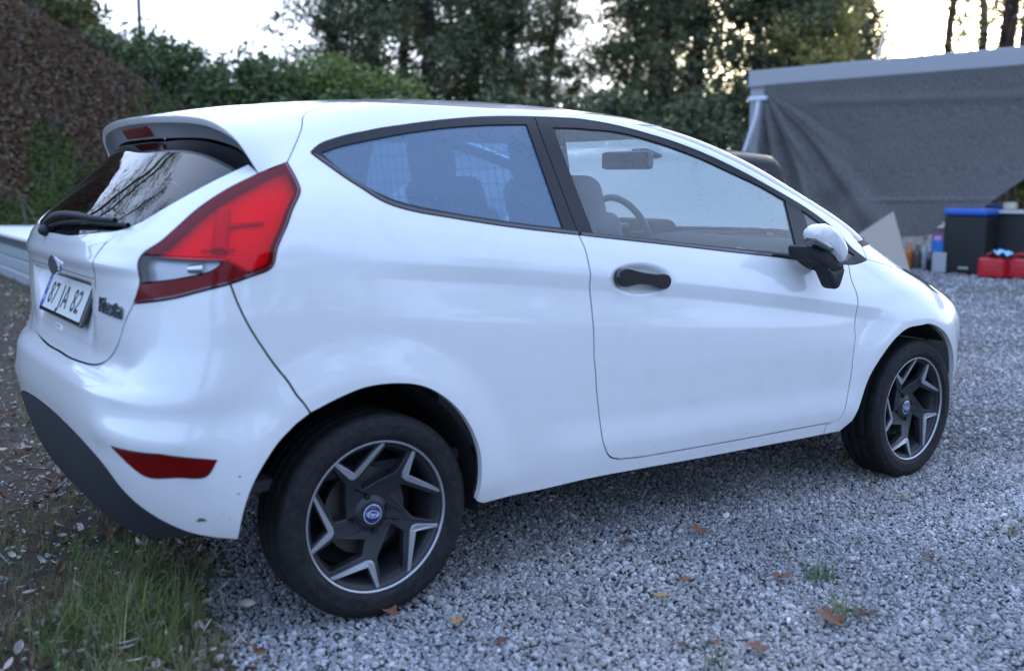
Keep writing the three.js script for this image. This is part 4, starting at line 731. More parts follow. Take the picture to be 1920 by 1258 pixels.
function makeWheel() {
  const w = new THREE.Group(); w.name = 'wheel';
  const hw = 0.098;
  // tyre: sidewall ribs and rounded shoulders
  const prof = []; const pt = (r, z) => prof.push(new THREE.Vector2(r, z));
  pt(0.196, -hw * 0.72); pt(0.21, -hw * 0.78); pt(0.24, -hw * 0.82); pt(0.262, -hw * 0.81); pt(0.278, -hw * 0.76); pt(0.2865, -hw * 0.66);
  for (const [a, b] of [[-0.058, -0.036], [-0.028, 0.0], [0.008, 0.042], [0.050, 0.076]]) { pt(WR - 0.003 * (Math.abs(a) > 0.06), a); pt(WR - 0.003 * (Math.abs(b) > 0.06), b); if (b < 0.07) { pt(WR - 0.010, b + 0.001); pt(WR - 0.010, b + 0.007); } }
  pt(0.288, hw * 0.84); pt(0.283, hw * 0.91); pt(0.2815, hw * 0.925); pt(0.278, hw * 0.955); pt(0.262, hw * 1.03); pt(0.258, hw * 1.037); pt(0.2565, hw * 1.032); pt(0.240, hw * 1.04); pt(0.230, hw * 1.025); pt(0.2285, hw * 1.012); pt(0.219, hw * 0.965); pt(0.2156, hw * 0.93); pt(0.205, hw * 0.86);
  const tg = new THREE.LatheGeometry(prof, 128); tg.rotateX(Math.PI / 2); mesh('tyre', tg, tyreMat, w);
  // rim barrel and lip
  const bp = [[0.150, -0.085], [0.186, -0.09], [0.198, -0.092], [0.198, -0.08], [0.186, -0.06], [0.178, 0.0], [0.184, 0.05], [0.194, 0.070], [0.2078, 0.084]].map(q => new THREE.Vector2(...q));
  mesh('rim_barrel', new THREE.LatheGeometry(bp, 96).rotateX(Math.PI / 2), M.alloyDark, w);
  const lp = [[0.2075, 0.068], [0.2080, 0.0890], [0.2092, 0.0925], [0.2138, 0.0940], [0.2150, 0.0920], [0.2150, 0.070]].map(q => new THREE.Vector2(...q));
  mesh('rim_lip', new THREE.LatheGeometry(lp, 128).rotateX(Math.PI / 2), M.alloyCut, w);
  // face: dark disc with five swept openings and five wedge openings
  const pol = (r, a) => new THREE.Vector2(r * LIP * Math.cos(a * D2R), r * LIP * Math.sin(a * D2R));
  const face = new THREE.Shape(); face.absarc(0, 0, 0.206, 0, Math.PI * 2, false);
  const tips = [0, 1, 2, 3, 4].map(k => 47 - 72 * k);
  const arcPts = (r, a, b, n) => { const o = []; for (let i = 0; i <= n; i++) o.push(pol(r, lerp(a, b, i / n))); return o; };
  const rounded = (pts, rad) => { const p = new THREE.Path(); const n = pts.length; for (let i = 0; i < n; i++) { const a = pts[(i + n - 1) % n], c = pts[i], b = pts[(i + 1) % n]; const d1 = a.clone().sub(c), d2 = b.clone().sub(c); const q = Math.min(rad, d1.length() * 0.45, d2.length() * 0.45); const s = c.clone().addScaledVector(d1.normalize(), q), e = c.clone().addScaledVector(d2.normalize(), q); i ? p.lineTo(s.x, s.y) : p.moveTo(s.x, s.y); p.quadraticCurveTo(c.x, c.y, e.x, e.y); } p.closePath(); return p; };
  for (const t of tips) {
    face.holes.push(rounded([pol(0.345, t - 6), pol(0.56, t - 9), ...arcPts(0.925, t - 39, t - 62, 5), pol(0.605, t - 62)], 0.006));
    face.holes.push(rounded([pol(0.665, t - 3.5), ...arcPts(0.93, t + 4.5, t - 31.5, 6)], 0.004));
  }
  let fg = new THREE.ExtrudeGeometry(face, { depth: 0.018, bevelEnabled: true, bevelSize: 0.003, bevelThickness: 0.005, bevelSegments: 2, curveSegments: 40 });
  fg = new TessellateModifier(0.013, 7).modify(fg); fg.translate(0, 0, 0.053); const fa = fg.attributes.position; for (let i = 0; i < fa.count; i++) fa.setZ(i, fa.getZ(i) + dishZ(Math.hypot(fa.getX(i), fa.getY(i)))); fg.computeVertexNormals();
  mesh('spoke_face', toCreasedNormals(fg, 0.5), M.alloyDark, w);
  // machined chevrons
  for (const t of tips) {
    const c = new THREE.Shape(); const q = [pol(0.60, t + 0.5), pol(0.645, t + 4.2), pol(0.97, t + 8.4), pol(0.97, t + 6.2), pol(0.672, t - 3), pol(0.97, t - 35.2), pol(0.97, t - 37.6), pol(0.605, t - 6)];
    c.setFromPoints(q); const g = new THREE.ExtrudeGeometry(c, { depth: 0.006, bevelEnabled: true, bevelSize: 0.0012, bevelThickness: 0.0015, bevelSegments: 2 });
    const a = g.attributes.position; for (let i = 0; i < a.count; i++) a.setZ(i, a.getZ(i) + 0.0765 + dishZ(Math.hypot(a.getX(i), a.getY(i))) * 0.9); g.computeVertexNormals(); mesh('machined_chevron', g, M.alloyCut, w);
    // raised edge running from the chevron to the hub
    mesh('spoke_ridge', tube([V3(pol(0.60, t + 6).x, pol(0.60, t + 6).y, 0.071 + dishZ(0.13)), V3(pol(0.47, t + 22).x, pol(0.47, t + 22).y, 0.073 + dishZ(0.1)), V3(pol(0.34, t + 60).x, pol(0.34, t + 60).y, 0.072 + dishZ(0.072))], 0.004, 14, 6), M.alloyDark, w);
  }
  // hub, bolts, cap
  const hp = [[0.0, 0.056], [0.034, 0.056], [0.040, 0.053], [0.052, 0.046], [0.066, 0.036]].map(q => new THREE.Vector2(...q));
  mesh('hub', new THREE.LatheGeometry(hp.map(q => q.clone()), 40).rotateX(Math.PI / 2), M.alloyDark, w);
  for (let k = 0; k < 4; k++) mesh('wheel_bolt', new THREE.CylinderGeometry(0.0085, 0.0095, 0.014, 6).rotateX(Math.PI / 2).translate(0.052 * Math.cos(k * Math.PI / 2 + 0.2), 0.052 * Math.sin(k * Math.PI / 2 + 0.2), 0.048), std([0.02, 0.02, 0.022], 0.5, 0.6), w);
  const cg = new THREE.SphereGeometry(0.10, 40, 10, 0, Math.PI * 2, 0, 0.29).rotateX(Math.PI / 2); cg.translate(0, 0, -0.10 + 0.0625);
  const cp = cg.attributes.position, cu = cg.attributes.uv; for (let i = 0; i < cp.count; i++) cu.setXY(i, 0.5 + cp.getX(i) / 0.0575, 0.5 + cp.getY(i) / 0.0575);
  const rot = new THREE.Matrix4().makeRotationZ(-0.18); cg.applyMatrix4(rot);
  mesh('centre_cap', cg, phys([1, 1, 1], 0.25, { map: capTex, clearcoat: 1 }), w);
  // brake disc behind
  mesh('brake_disc', new THREE.CylinderGeometry(0.125, 0.125, 0.02, 48).rotateX(Math.PI / 2).translate(0, 0, 0.0), std([0.10, 0.09, 0.085], 0.5, 0.8), w);
  mesh('back_plate', new THREE.CylinderGeometry(0.175, 0.175, 0.006, 40).rotateX(Math.PI / 2).translate(0, 0, -0.05), M.black, w);
  return w;
}
{
  const w0 = makeWheel();
  for (const [x, s, turn, spin] of [[0, 1, 0, 0], [2.489, 1, 0.05, 0.06], [0, -1, 0, 0.5], [2.489, -1, 0.05, 1.1]]) {
    const w = (x === 0 && s > 0) ? w0 : w0.clone(); w.name = 'wheel'; car.add(w);
    w.position.set(x, 0.289, s * 0.7325); w.rotation.set(0, (s > 0 ? 0 : Math.PI) + turn, 0); w.rotateZ(spin);
  }
}
// ---- wheel wells, floor, inner panels
{
  const liner = (A, s) => { const g = new THREE.CylinderGeometry(A.r + 0.012, A.r + 0.012, 0.44, 40, 1, true, 0, Math.PI * 2); g.rotateX(Math.PI / 2); g.translate(A.x, A.y, s * 0.59); const a = g.attributes.position, ix = g.index.array, keep = []; for (let i = 0; i < ix.length; i += 3) { const y = (a.getY(ix[i]) + a.getY(ix[i + 1]) + a.getY(ix[i + 2])) / 3; const xm = (a.getX(ix[i]) + a.getX(ix[i + 1]) + a.getX(ix[i + 2])) / 3; if (y > (xm < A.x - 0.1 ? 0.34 : 0.25) && xm < 2.70) keep.push(ix[i], ix[i + 1], ix[i + 2]); } g.setIndex(keep); return g; };
  for (const s of [1, -1]) for (const A of [{ x: -0.035, y: 0.295, r: 0.365 }, { x: 2.43, y: 0.285, r: 0.368 }]) {
    mesh('wheel_liner', liner(A, s), M.black, car);
    mesh('inner_arch', new THREE.CircleGeometry(A.r + 0.012, 40, 0.05, Math.PI - 0.1).translate(A.x, A.y, s * 0.42), M.black, car);
  }
  mesh('underbody', merge([new THREE.BoxGeometry(1.72, 0.05, 1.46).translate(1.19, 0.315, 0), new THREE.BoxGeometry(2.6, 0.05, 0.82).translate(1.45, 0.29, 0)]), M.black, car);
  mesh('rear_axle', rod([0, 0.25, -0.66], [0, 0.25, 0.66], 0.035), M.black, car); mesh('front_axle', rod([2.489, 0.25, -0.66], [2.489, 0.25, 0.66], 0.03), M.black, car);
  const inner = std([0.045, 0.047, 0.052], 0.8), liner2 = std([0.42, 0.43, 0.44], 0.9);
  for (const s of [1, -1]) { mesh('door_trim', patch(inset(doorSkin, 0.01), { mirror: s, off: -0.065, flange: 0, du: 0.06, dv: 0.04 }), inner, car); mesh('side_trim', patch(inset(bodySide, 0.006), { mirror: s, off: -0.035, flange: 0, du: 0.06, dv: 0.03 }), inner, car); }
  mesh('headlining', patch(roofPoly, { mirror: 'both', off: -0.03, flange: 0, du: 0.08, dv: 0.04 }), liner2, car);
  mesh('tailgate_trim', patch(inset(tailPoly, 0.01), { mirror: 'both', off: -0.05, flange: 0, du: 0.06, dv: 0.03 }), inner, car);
  mesh('cabin_floor', merge([new THREE.BoxGeometry(2.5, 0.03, 1.44).translate(0.78, 0.40, 0), new THREE.BoxGeometry(0.03, 0.56, 1.5).translate(2.05, 0.64, 0), rbox(0.80, 0.30, 0.84, 0.04, 0.06, 0.60, 0)]), inner, car);
  // seats
  const seatCloth = std([0.055, 0.06, 0.07], 0.95);
  for (const s of [1, -1]) {
    const g = new THREE.Group(); g.name = 'front_seat'; car.add(g);
    const back = rbox(0.13, 0.64, 0.48, 0.06); back.rotateZ(0.30).translate(1.02, 0.92, s * 0.36); mesh('seat_backrest', back, seatCloth, g);
    const bo = []; for (const q of [-1, 1]) { const b = rbox(0.12, 0.5, 0.09, 0.04); b.rotateZ(0.30).translate(1.07, 0.86, s * 0.36 + q * 0.21); bo.push(b); } for (const b of bo) mesh('seat_bolster', b, seatCloth, g);
    mesh('seat_cushion', rbox(0.5, 0.16, 0.5, 0.06, 1.32, 0.60, s * 0.36), seatCloth, g);
    const hr = rbox(0.10, 0.19, 0.27, 0.05); hr.rotateZ(0.2).translate(0.885, 1.295, s * 0.36); mesh('headrest', hr, seatCloth, g);
    for (const q of [-0.06, 0.06]) mesh('headrest_post', rod([0.93, 1.18, s * 0.36 + q], [0.89, 1.28, s * 0.36 + q], 0.006), M.silver, g);
  }
  // load guard behind the seats
  const wires = []; for (let k = 0; k <= 22; k++) { const z = -0.60 + k * 1.2 / 22; const top = 1.40 - 0.12 * Math.pow(Math.abs(z) / 0.6, 3); wires.push(rod([0.70, 0.80, z], [0.62, top, z * 0.93], 0.0014, 0.0014, 5)); }
  for (let k = 0; k <= 12; k++) { const y = 0.80 + k * 0.05, x = lerp(0.70, 0.62, k / 12), w = 0.60 * (1 - 0.07 * k / 12); wires.push(rod([x, y, -w], [x, y, w], 0.0014, 0.0014, 5)); }
  mesh('load_guard', merge(wires), std([0.16, 0.165, 0.17], 0.5, 0.4), car);
  // dashboard, wheel, mirror
  const dash = new THREE.Shape(); dash.moveTo(2.45, 0.88); dash.bezierCurveTo(2.25, 0.97, 2.0, 0.985, 1.90, 0.955); dash.bezierCurveTo(1.80, 0.92, 1.78, 0.84, 1.84, 0.78); dash.lineTo(1.98, 0.62); dash.lineTo(2.2, 0.62); dash.closePath();
  const dg = new THREE.ExtrudeGeometry(dash, { depth: 1.24, bevelEnabled: true, bevelSize: 0.02, bevelThickness: 0.03, bevelSegments: 3 }).translate(0, 0, -0.62);
  const dashMat = phys([0.012, 0.013, 0.014], 0.85, { specularIntensity: 0.25 });
  mesh('dashboard', toCreasedNormals(dg, 0.7), dashMat, car);
  mesh('instrument_hood', rbox(0.22, 0.12, 0.38, 0.05, 2.0, 0.985, -0.36), dashMat, car);
  const sw = merge([new THREE.TorusGeometry(0.178, 0.016, 12, 48), rbox(0.12, 0.10, 0.04, 0.02), rbox(0.32, 0.035, 0.02, 0.01), rbox(0.04, 0.17, 0.02, 0.01, 0, -0.08, 0)]); sw.rotateY(-Math.PI / 2).rotateZ(0.42).translate(1.90, 0.98, -0.34); mesh('steering_wheel', sw, std([0.02, 0.02, 0.022], 0.6), car);
  const rm = new THREE.Group(); rm.name = 'interior_mirror'; car.add(rm);
  const rmb = rbox(0.035, 0.075, 0.25, 0.016); rmb.rotateY(0.2).translate(1.62, 1.30, 0); mesh('mirror_shell', rmb, inner, rm);
  mesh('mirror_stalk', merge([rod([1.63, 1.31, 0.0], [1.72, 1.35, 0.0], 0.011), rbox(0.10, 0.05, 0.11, 0.02, 1.73, 1.335, 0.0)]), inner, rm);
  const rv = new THREE.PlaneGeometry(0.235, 0.062).rotateY(-Math.PI / 2 + 0.2).translate(1.6015, 1.30, 0); mesh('mirror_glass', rv, M.chrome, rm);
  // roof aerial: short stub hidden behind the roof line
}

// scuffs and mud flecks on the lower bumper corner, where the photograph shows them
{
  const R = rng(64); for (const [x, y, w] of [[449, 893, 2.4], [446, 926, 2.4], [378, 975, 6], [369, 977, 3], [430, 972, 1.6], [418, 962, 1.4], [1228, 838, 1.6], [1400, 812, 1.6]]) { const q = pick(x, y); if (!q) continue; const poly = []; for (let k = 0; k < 9; k++) { const a = k / 9 * 6.2832, r = w / 520 * (0.5 + 0.6 * R()); poly.push([q[0] + Math.cos(a) * r * 1.2, q[1] + Math.sin(a) * r * 0.5]); } mesh('scuff_mark', patch(poly, { off: 0.0007, flange: 0 }), std([0.10, 0.095, 0.09], 0.8), car); }
}
// ---------------------------------------------------------------- trees, hedge, bushes
function leaves(clumps, size, seed, aspect = 0.5) {     // clumps: [x, y, z, radius, count, flat]
  const R = rng(seed), pos = [], col = [], idx = []; const a = V3z(), b = V3z(), n = V3z(), c = V3z();
  for (const [x, y, z, r, cnt, flat] of clumps) for (let k = 0; k < cnt; k++) {
    let dx, dy, dz, q; do { dx = R() * 2 - 1; dy = R() * 2 - 1; dz = R() * 2 - 1; q = dx * dx + dy * dy + dz * dz; } while (q > 1 || q < 0.12);
    c.set(x + dx * r, y + dy * r * flat, z + dz * r); n.set(R() - 0.5, R() * 0.9 - 0.1, R() - 0.5).normalize(); a.set(R() - 0.5, R() - 0.5, R() - 0.5).cross(n).normalize(); b.crossVectors(n, a);
    const s = size * (0.55 + 0.9 * R()), w = s * aspect, o = pos.length / 3, t = 0.55 + 0.9 * R(), h = 0.9 + 0.25 * R();
    for (const [u, v] of [[-1, 0], [0, -0.6], [1, 0], [0, 0.6]]) { pos.push(c.x + a.x * u * s / 2 + b.x * v * w, c.y + a.y * u * s / 2 + b.y * v * w, c.z + a.z * u * s / 2 + b.z * v * w); col.push(t * h, t, t * 0.95); }
    idx.push(o, o + 1, o + 2, o, o + 2, o + 3);
  }
  const g = new THREE.BufferGeometry(); g.setAttribute('position', new THREE.Float32BufferAttribute(pos, 3)); g.setAttribute('color', new THREE.Float32BufferAttribute(col, 3)); g.setIndex(idx); g.computeVertexNormals(); return g;
}
const leafMat = (c, tr = 0.25) => new THREE.MeshPhysicalMaterial({ color: rgb(...c), roughness: 0.85, side: THREE.DoubleSide, vertexColors: true, transmission: tr, thickness: 0 });
const FM = { pine: leafMat([0.108, 0.125, 0.048], 0.32), green: leafMat([0.105, 0.13, 0.026]), olive: leafMat([0.2, 0.19, 0.07], 0.4), yellow: leafMat([0.42, 0.38, 0.10], 0.5), hedge: leafMat([0.066, 0.105, 0.022]), bright: leafMat([0.15, 0.20, 0.035]), brown: leafMat([0.12, 0.085, 0.05]) };
const barkMap = noiseTexture(256, (u, v) => { const k = 0.5 + 0.7 * pnoise(u, v * 0.25, 40, 6.1, 4); return [k, k * 0.93, k * 0.86]; });
const bark = std([0.11, 0.09, 0.075], 0.95, 0, { map: barkMap }), barkBrown = std([0.17, 0.11, 0.075], 0.95, 0, { map: barkMap });
function trunkGeo(H, r, seed, bend = 0.35) { const R = rng(seed), pts = []; for (let k = 0; k <= 6; k++) pts.push(V3((R() - 0.5) * bend * k / 3, H * k / 6, (R() - 0.5) * bend * k / 3)); pts[0].set(0, -0.1, 0); const c = new THREE.CatmullRomCurve3(pts), g = new THREE.TubeGeometry(c, 20, 1, 9), p = g.attributes.position; for (let i = 0; i < p.count; i++) { const k = Math.floor(i / 10) / 20, q = c.getPointAt(Math.min(1, k)), rr = r * (1 - 0.8 * k) * (1 + 0.5 * Math.exp(-k * 25)); p.setXYZ(i, q.x + (p.getX(i) - q.x) * rr, p.getY(i) , q.z + (p.getZ(i) - q.z) * rr); p.setY(i, q.y + (p.getY(i) - q.y) * rr); } g.computeVertexNormals(); return { g, c }; }
function treeProto(seed, H, rad, low, nClump, per, size, aspect, sparse = 1) {
  const R = rng(seed), T = trunkGeo(H, 0.16 + H * 0.006, seed + 1), clumps = [], limbs = [];
  for (let k = 0; k < nClump; k++) { const t = Math.pow(R(), 0.85), y = lerp(low, H, t), env = rad * (1 - 0.72 * t) * (0.55 + 0.45 * Math.sin(Math.min(1, (y - low) / (H * 0.25) + 0.35) * Math.PI / 2)); const a = R() * 6.28, q = env * (0.25 + 0.85 * R()), o = T.c.getPointAt(clamp(y / H, 0, 1)); const x = o.x + Math.cos(a) * q, z = o.z + Math.sin(a) * q; clumps.push([x, y, z, 0.45 + 0.5 * R(), per, 0.6]); if (k % 2 === 0) { const s = T.c.getPointAt(clamp((y - 0.3 - q * 0.25) / H, 0.02, 1)); limbs.push(rod(s, [x, y, z], 0.035, 0.010, 5)); } }
  return { trunk: T.g, limbs: merge(limbs), crown: leaves(clumps, size, seed + 2, aspect) };
}
const protos = { pine: [1, 2, 3].map(k => treeProto(100 * k, 12, 2.05, 1.2, 120, 170, 0.17, 0.30)), broad: [4, 5].map(k => treeProto(100 * k, 10, 2.6, 1.0, 110, 150, 0.16, 0.5)), sparse: [6, 7].map(k => treeProto(100 * k, 13, 2.6, 2.3, 84, 42, 0.17, 0.3)) };
function tree(kind, v, px, dep, scale, mat, label, group, category = 'tree', trunkMat = bark, turn = 0) {
  const p = protos[kind][v], P = local((px - 960) / FOCAL * dep / Math.cos(camPitch), dep); const t = thing(kind === 'pine' ? 'pine_tree' : 'tree', label, category, [P.x, -0.02, P.z], turn || px * 0.37, group); t.scale.setScalar(scale);
  mesh('trunk', p.trunk, trunkMat, t); mesh('limbs', p.limbs, trunkMat, t); mesh('crown', p.crown, mat, t); return t;
}
{
  const PL = 'tall dark pine in the tree line behind the car roof', PG = 'pines of the tree line';
  for (const [px, dep, s, v] of [[640, 29, 1.0, 0], [715, 31, 1.1, 1], [800, 28, 1.05, 2], [885, 30, 1.0, 0], [955, 29, 0.95, 1], [1030, 33, 0.8, 2], [1175, 30, 0.85, 2], [1235, 29, 1.0, 1], [1290, 28, 1.05, 0], [1405, 29, 0.85, 0], [1455, 27, 0.95, 1], [1500, 29, 1.05, 2], [760, 36, 1.1, 1], [920, 37, 1.1, 2], [1210, 37, 1.1, 0], [1590, 40, 0.85, 0]]) tree('pine', v, px, dep, s, FM.pine, PL, PG);
  tree('broad', 0, 1515, 27, 0.75, FM.yellow, 'yellow-green backlit tree rising behind the grey carport', null);
  tree('broad', 1, 1470, 31, 1.0, FM.brown, 'brown-leaved tree between the pines and the carport', null, 'tree', barkBrown);
  tree('broad', 0, 1690, 36, 0.47, FM.olive, 'low olive tree behind the carport roof under the sun', null);
  tree('sparse', 0, 1848, 24, 1.0, FM.brown, 'thin tree with a straight bare trunk above the carport roof', null, 'tree', barkBrown);
  tree('sparse', 1, 1903, 25, 0.95, FM.brown, 'leaning thin tree beside the straight-trunked one above the carport', null, 'tree', barkBrown);
  tree('sparse', 0, 1800, 33, 0.9, FM.pine, 'grey-green open tree between the thin trunks above the carport', null, 'tree', barkBrown);
  tree('sparse', 1, 1880, 36, 1.0, FM.pine, 'far open tree behind the two thin trunks above the carport', null, 'tree', barkBrown);
  tree('sparse', 1, 1750, 30, 0.8, FM.olive, 'sparse feathery tree above the carport roof, next to the bright sky', null, 'tree', barkBrown);
  tree('broad', 1, 418, 46, 0.62, FM.pine, 'small round tree far behind the hedge', null);
  tree('broad', 0, 487, 44, 0.52, FM.pine, 'low broad tree far behind the hedge, near the small round one', null);
}
function bush(name, label, category, px, dep, w, y0, y1, mat, seed, size = 0.17, n = 60, per = 70, depth = 1.4, group) {
  const R = rng(seed), P = local((px - 960) / FOCAL * dep / Math.cos(camPitch), dep), t = thing(name, label, category, [P.x, 0, P.z], faceCam, group), cl = [];
  for (let k = 0; k < n; k++) { const a = (R() * 2 - 1), h = R(), top = y1 * (1 - 0.12 * a * a * (R())) ; cl.push([a * w / 2, lerp(y0, top, h) - 0.2, (R() * 2 - 1) * depth / 2, 0.32 + 0.3 * R(), per, 0.8]); }
  const stems = []; for (let k = 0; k < 7; k++) { const x = (R() - 0.5) * w * 0.7; stems.push(rod([x * 0.6, -0.05, 0], [x, y1 * (0.5 + 0.3 * R()), (R() - 0.5) * depth * 0.5], 0.05, 0.015, 6)); }
  mesh('stems', merge(stems), bark, t); mesh('foliage', leaves(cl, size, seed + 1, 0.55), mat, t);
  return t;
}
{
  const hz = [[235, 4.45], [300, 4.40], [362, 4.25], [424, 4.05], [486, 4.0], [545, 3.85]];
  hz.forEach(([px, top], i) => bush('hedge_bush', i === 0 ? 'tall dark hedge bush at the end against the ivy mound' : 'clipped dark green bush in the hedge above the bank', 'hedge', px, 22.5, 1.1, 1.0, top, FM.hedge, 300 + i * 7, 0.11, 56, 150, 1.5, i ? 'hedge bushes above the bank' : null));
  [[610, 3.9], [672, 3.85], [735, 3.55]].forEach(([px, top], i) => bush('laurel_bush', ['bright green bush at the start of the lower hedge', 'bright green bush in the middle of the lower hedge', 'bright green bush at the hedge end against the pines'][i], 'bush', px, 22.5, 0.95, 2.6, top, FM.bright, 400 + i * 7, 0.10, 28, 140, 0.9));
  [[600, 3.1], [665, 3.1], [730, 3.0]].forEach(([px, top], i) => bush('hedge_bush', 'clipped dark green bush under the bright green tops of the lower hedge', 'hedge', px, 21.6, 1.0, 0.6, top, FM.hedge, 430 + i * 7, 0.15, 44, 90, 1.2, 'lower hedge bushes'));
  const sc = [850, 945, 1040, 1125, 1210, 1300, 1380]; sc.forEach((px, i) => bush('scrub_bush', 'dark scrub bush filling the foot of the pines', 'bush', px, 25.5, 1.6, 0.3, 3.0 + 0.5 * (i % 2), FM.pine, 500 + i * 9, 0.15, 46, 130, 1.4, 'scrub under the pines'));
  bush('ivy_mound', 'ivy-covered mound rising above the brown bank', 'ivy mound', 25, 24, 4.3, 1.6, 6.4, FM.green, 600, 0.11, 190, 170, 1.8);
}
// pole behind the hedge
{
  const P = local((287 - 960) / FOCAL * 40 / Math.cos(camPitch), 40); const t = thing('utility_pole', 'thin dark utility pole standing behind the hedge', 'pole', [P.x, 0, P.z]);
  mesh('shaft', rod([0, -0.1, 0], [0, 11, 0], 0.10, 0.07, 10), std([0.05, 0.05, 0.055], 0.9), t); mesh('crossarm', new THREE.BoxGeometry(1.5, 0.1, 0.1).translate(0, 10.4, 0), std([0.06, 0.05, 0.045], 0.9), t);
}
// trees on the bank top beyond the frame, mirrored in the rear window
[[-2.2, -19.5, 0], [-5.4, -21, 1], [-3.6, -25, 0], [-8.6, -19, 1]].forEach(([x, z, v], i) => { const p = protos.sparse[v], t = thing('tree', 'thin tree standing on the bank top beyond the ivy mound', 'tree', [x, 2.5, z], i * 1.3, 'trees on the bank top'); mesh('trunk', p.trunk, barkBrown, t); mesh('limbs', p.limbs, barkBrown, t); mesh('crown', p.crown, FM.pine, t); t.scale.setScalar(0.9 + 0.12 * i); });
// trees along the other side of the yard, behind the photographer; the car's flank mirrors them
[[3, 17, 0], [-3, 18.5, 1], [8, 19, 1], [-8.5, 16.5, 0], [13.5, 17.5, 0], [5.5, 23, 0], [-0.5, 24, 1], [18.5, 20, 1]].forEach(([x, z, v], i) => { const p = protos.broad[v], t = thing('tree', 'leafy tree in the row across the yard from the carport', 'tree', [x, 0, z], i * 1.7, 'trees across the yard'); mesh('trunk', p.trunk, bark, t); mesh('limbs', p.limbs, bark, t); mesh('crown', p.crown, FM.pine, t); t.scale.setScalar(0.75 + 0.1 * (i % 3)); });
// ---------------------------------------------------------------- carport with hanging sheet and the things by it
{
  const A = atDep(1410, 140, 17.9), B0 = atDep(1920, 90, 14.6); A.y = B0.y = 3.02; const dir = B0.clone().sub(A); dir.y = 0; dir.normalize();
  const turn = Math.atan2(-dir.z, dir.x);            // local x runs along the front
  const cp = thing('carport', 'grey metal carport with a deep fascia beam and corner post', 'carport', [A.x, 0, A.z], turn);
  const grey = std([0.34, 0.34, 0.345], 0.6, 0.05), white = std([0.62, 0.64, 0.68], 0.5);
  const LEN = 11; cp.scale.y = 1.035;
  mesh('fascia', rbox(LEN, 0.26, 0.10, 0.015, LEN / 2 - 0.03, 2.885, 0), grey, cp);
  mesh('roof_sheet', new THREE.BoxGeometry(LEN, 0.05, 5.4).translate(LEN / 2, 2.99, -2.8), grey, cp);
  mesh('corner_post', rbox(0.34, 2.74, 0.14, 0.01, 0.15, 1.39, -0.08), grey, cp);
  for (const [x, z] of [[0.1, -5.3], [5.5, -5.3], [10.8, -5.3], [10.8, -0.1]]) mesh('post', rbox(0.12, 2.95, 0.12, 0.01, x, 1.47, z), grey, cp);
  mesh('downpipe', tube([[0.24, 2.52, 0.11], [0.22, 2.36, 0.12], [0.21, 2.28, 0.12], [0.0, 1.72, 0.12], [-0.08, 1.4, 0.12], [-0.08, 0.02, 0.12]], 0.04, 60, 10), white, cp);
  mesh('pipe_bracket', rbox(0.36, 0.07, 0.1, 0.02, 0.22, 2.56, 0.10), white, cp);
  mesh('roof_stay', rod([1.55, 2.98, -1.2], [1.85, 4.0, -1.2], 0.025), std([0.55, 0.52, 0.40], 0.6), cp);
  // hanging shade sheet: one heightfield of folds fanning out from the top corner
  const NX = 260, NY = 150, SL = 6.6, pos = [], idx = [], uv = [];
  const lowEdge = table({ 0: 0.06, 1.5: 0.2, 2.3: 0.42, 3.0: 0.47, 3.35: 0.55, 3.75: 0.80, 4.28: 1.2, 5.2: 1.75, 6.6: 2.1 });
  for (let j = 0; j <= NY; j++) for (let i = 0; i <= NX; i++) {
    const a = SL * i / NX, f = j / NY, yb = lowEdge(a), y = lerp(2.77, yb, f);
    const r = Math.hypot(a, 2.75 - y), th = Math.atan2(2.75 - y, a + 0.05);               // about the top corner
    const fan = sst(0.38, 1.05, th) * (0.30 + 0.70 * sst(0.1, 0.9, r)) * sst(3.0, 2.0, r * Math.cos(th));
    let z = 0.095 * fan * Math.sin(th * 21 + 1.3 * Math.sin(r * 1.7)) * Math.min(1, r) + 0.035 * fan * Math.sin(th * 43 + 2);
    // belly swags lower down
    const sw = gauss(r - 2.5, 0.5) * sst(0.55, 0.85, th) * sst(1.25, 0.95, th); z += 0.05 * sw * Math.sin(r * 7 + 0.5);
    z += 0.028 * Math.sin(a * 2.1 + y * 1.3) * f + 0.018 * noise.noise(a * 2.2, y * 1.6, 3) + 0.035 * sst(3.6, 6, a) * Math.sin((a * 0.8 - y) * 5.5) * f;
    z += 0.020 * gauss(y - 2.48 + 0.03 * a, 0.07) * sst(0.5, 1.2, a);
    z += 0.016 * gauss(y - 0.92 - 0.02 * a, 0.03) * sst(2.0, 2.3, a);
    z += 0.22 * f * f * sst(1.0, 2.2, a);
    pos.push(a + 0.32 - 0.14 * fan * f, y, 0.09 + z); uv.push(a / 0.8, y / 0.8);
    if (i && j) { const k = j * (NX + 1) + i; idx.push(k - NX - 2, k - 1, k, k - NX - 2, k, k - NX - 1); }
  }
  const g = new THREE.BufferGeometry(); g.setAttribute('position', new THREE.Float32BufferAttribute(pos, 3)); g.setAttribute('uv', new THREE.Float32BufferAttribute(uv, 2)); g.setIndex(idx); g.computeVertexNormals();
  const weave = noiseTexture(256, (u, v) => { const k = 0.72 + 0.5 * pnoise(u, v, 60, 5.2, 3); return [k, k, k]; });
  const sheet = mesh('shade_sheet', g, std([0.225, 0.212, 0.200], 0.9, 0, { map: weave })); sheet.position.set(A.x, 0, A.z); sheet.rotation.y = turn; sheet.scale.y = 1.035; tag(sheet, 'dark grey shade sheet hanging in folds from the carport beam', 'tarpaulin');

  // things standing before the sheet, placed by where they meet the ground
  const put = (o, px, py) => { const P = onGround(px, py); o.position.set(P.x, 0, P.z); o.rotation.y = turn; return o; };
  const m = px => px * 13.6 / FOCAL;                   // pixels there, in metres
  const black = std([0.014, 0.014, 0.013], 0.6), blue = std([0.02, 0.10, 0.42], 0.5);
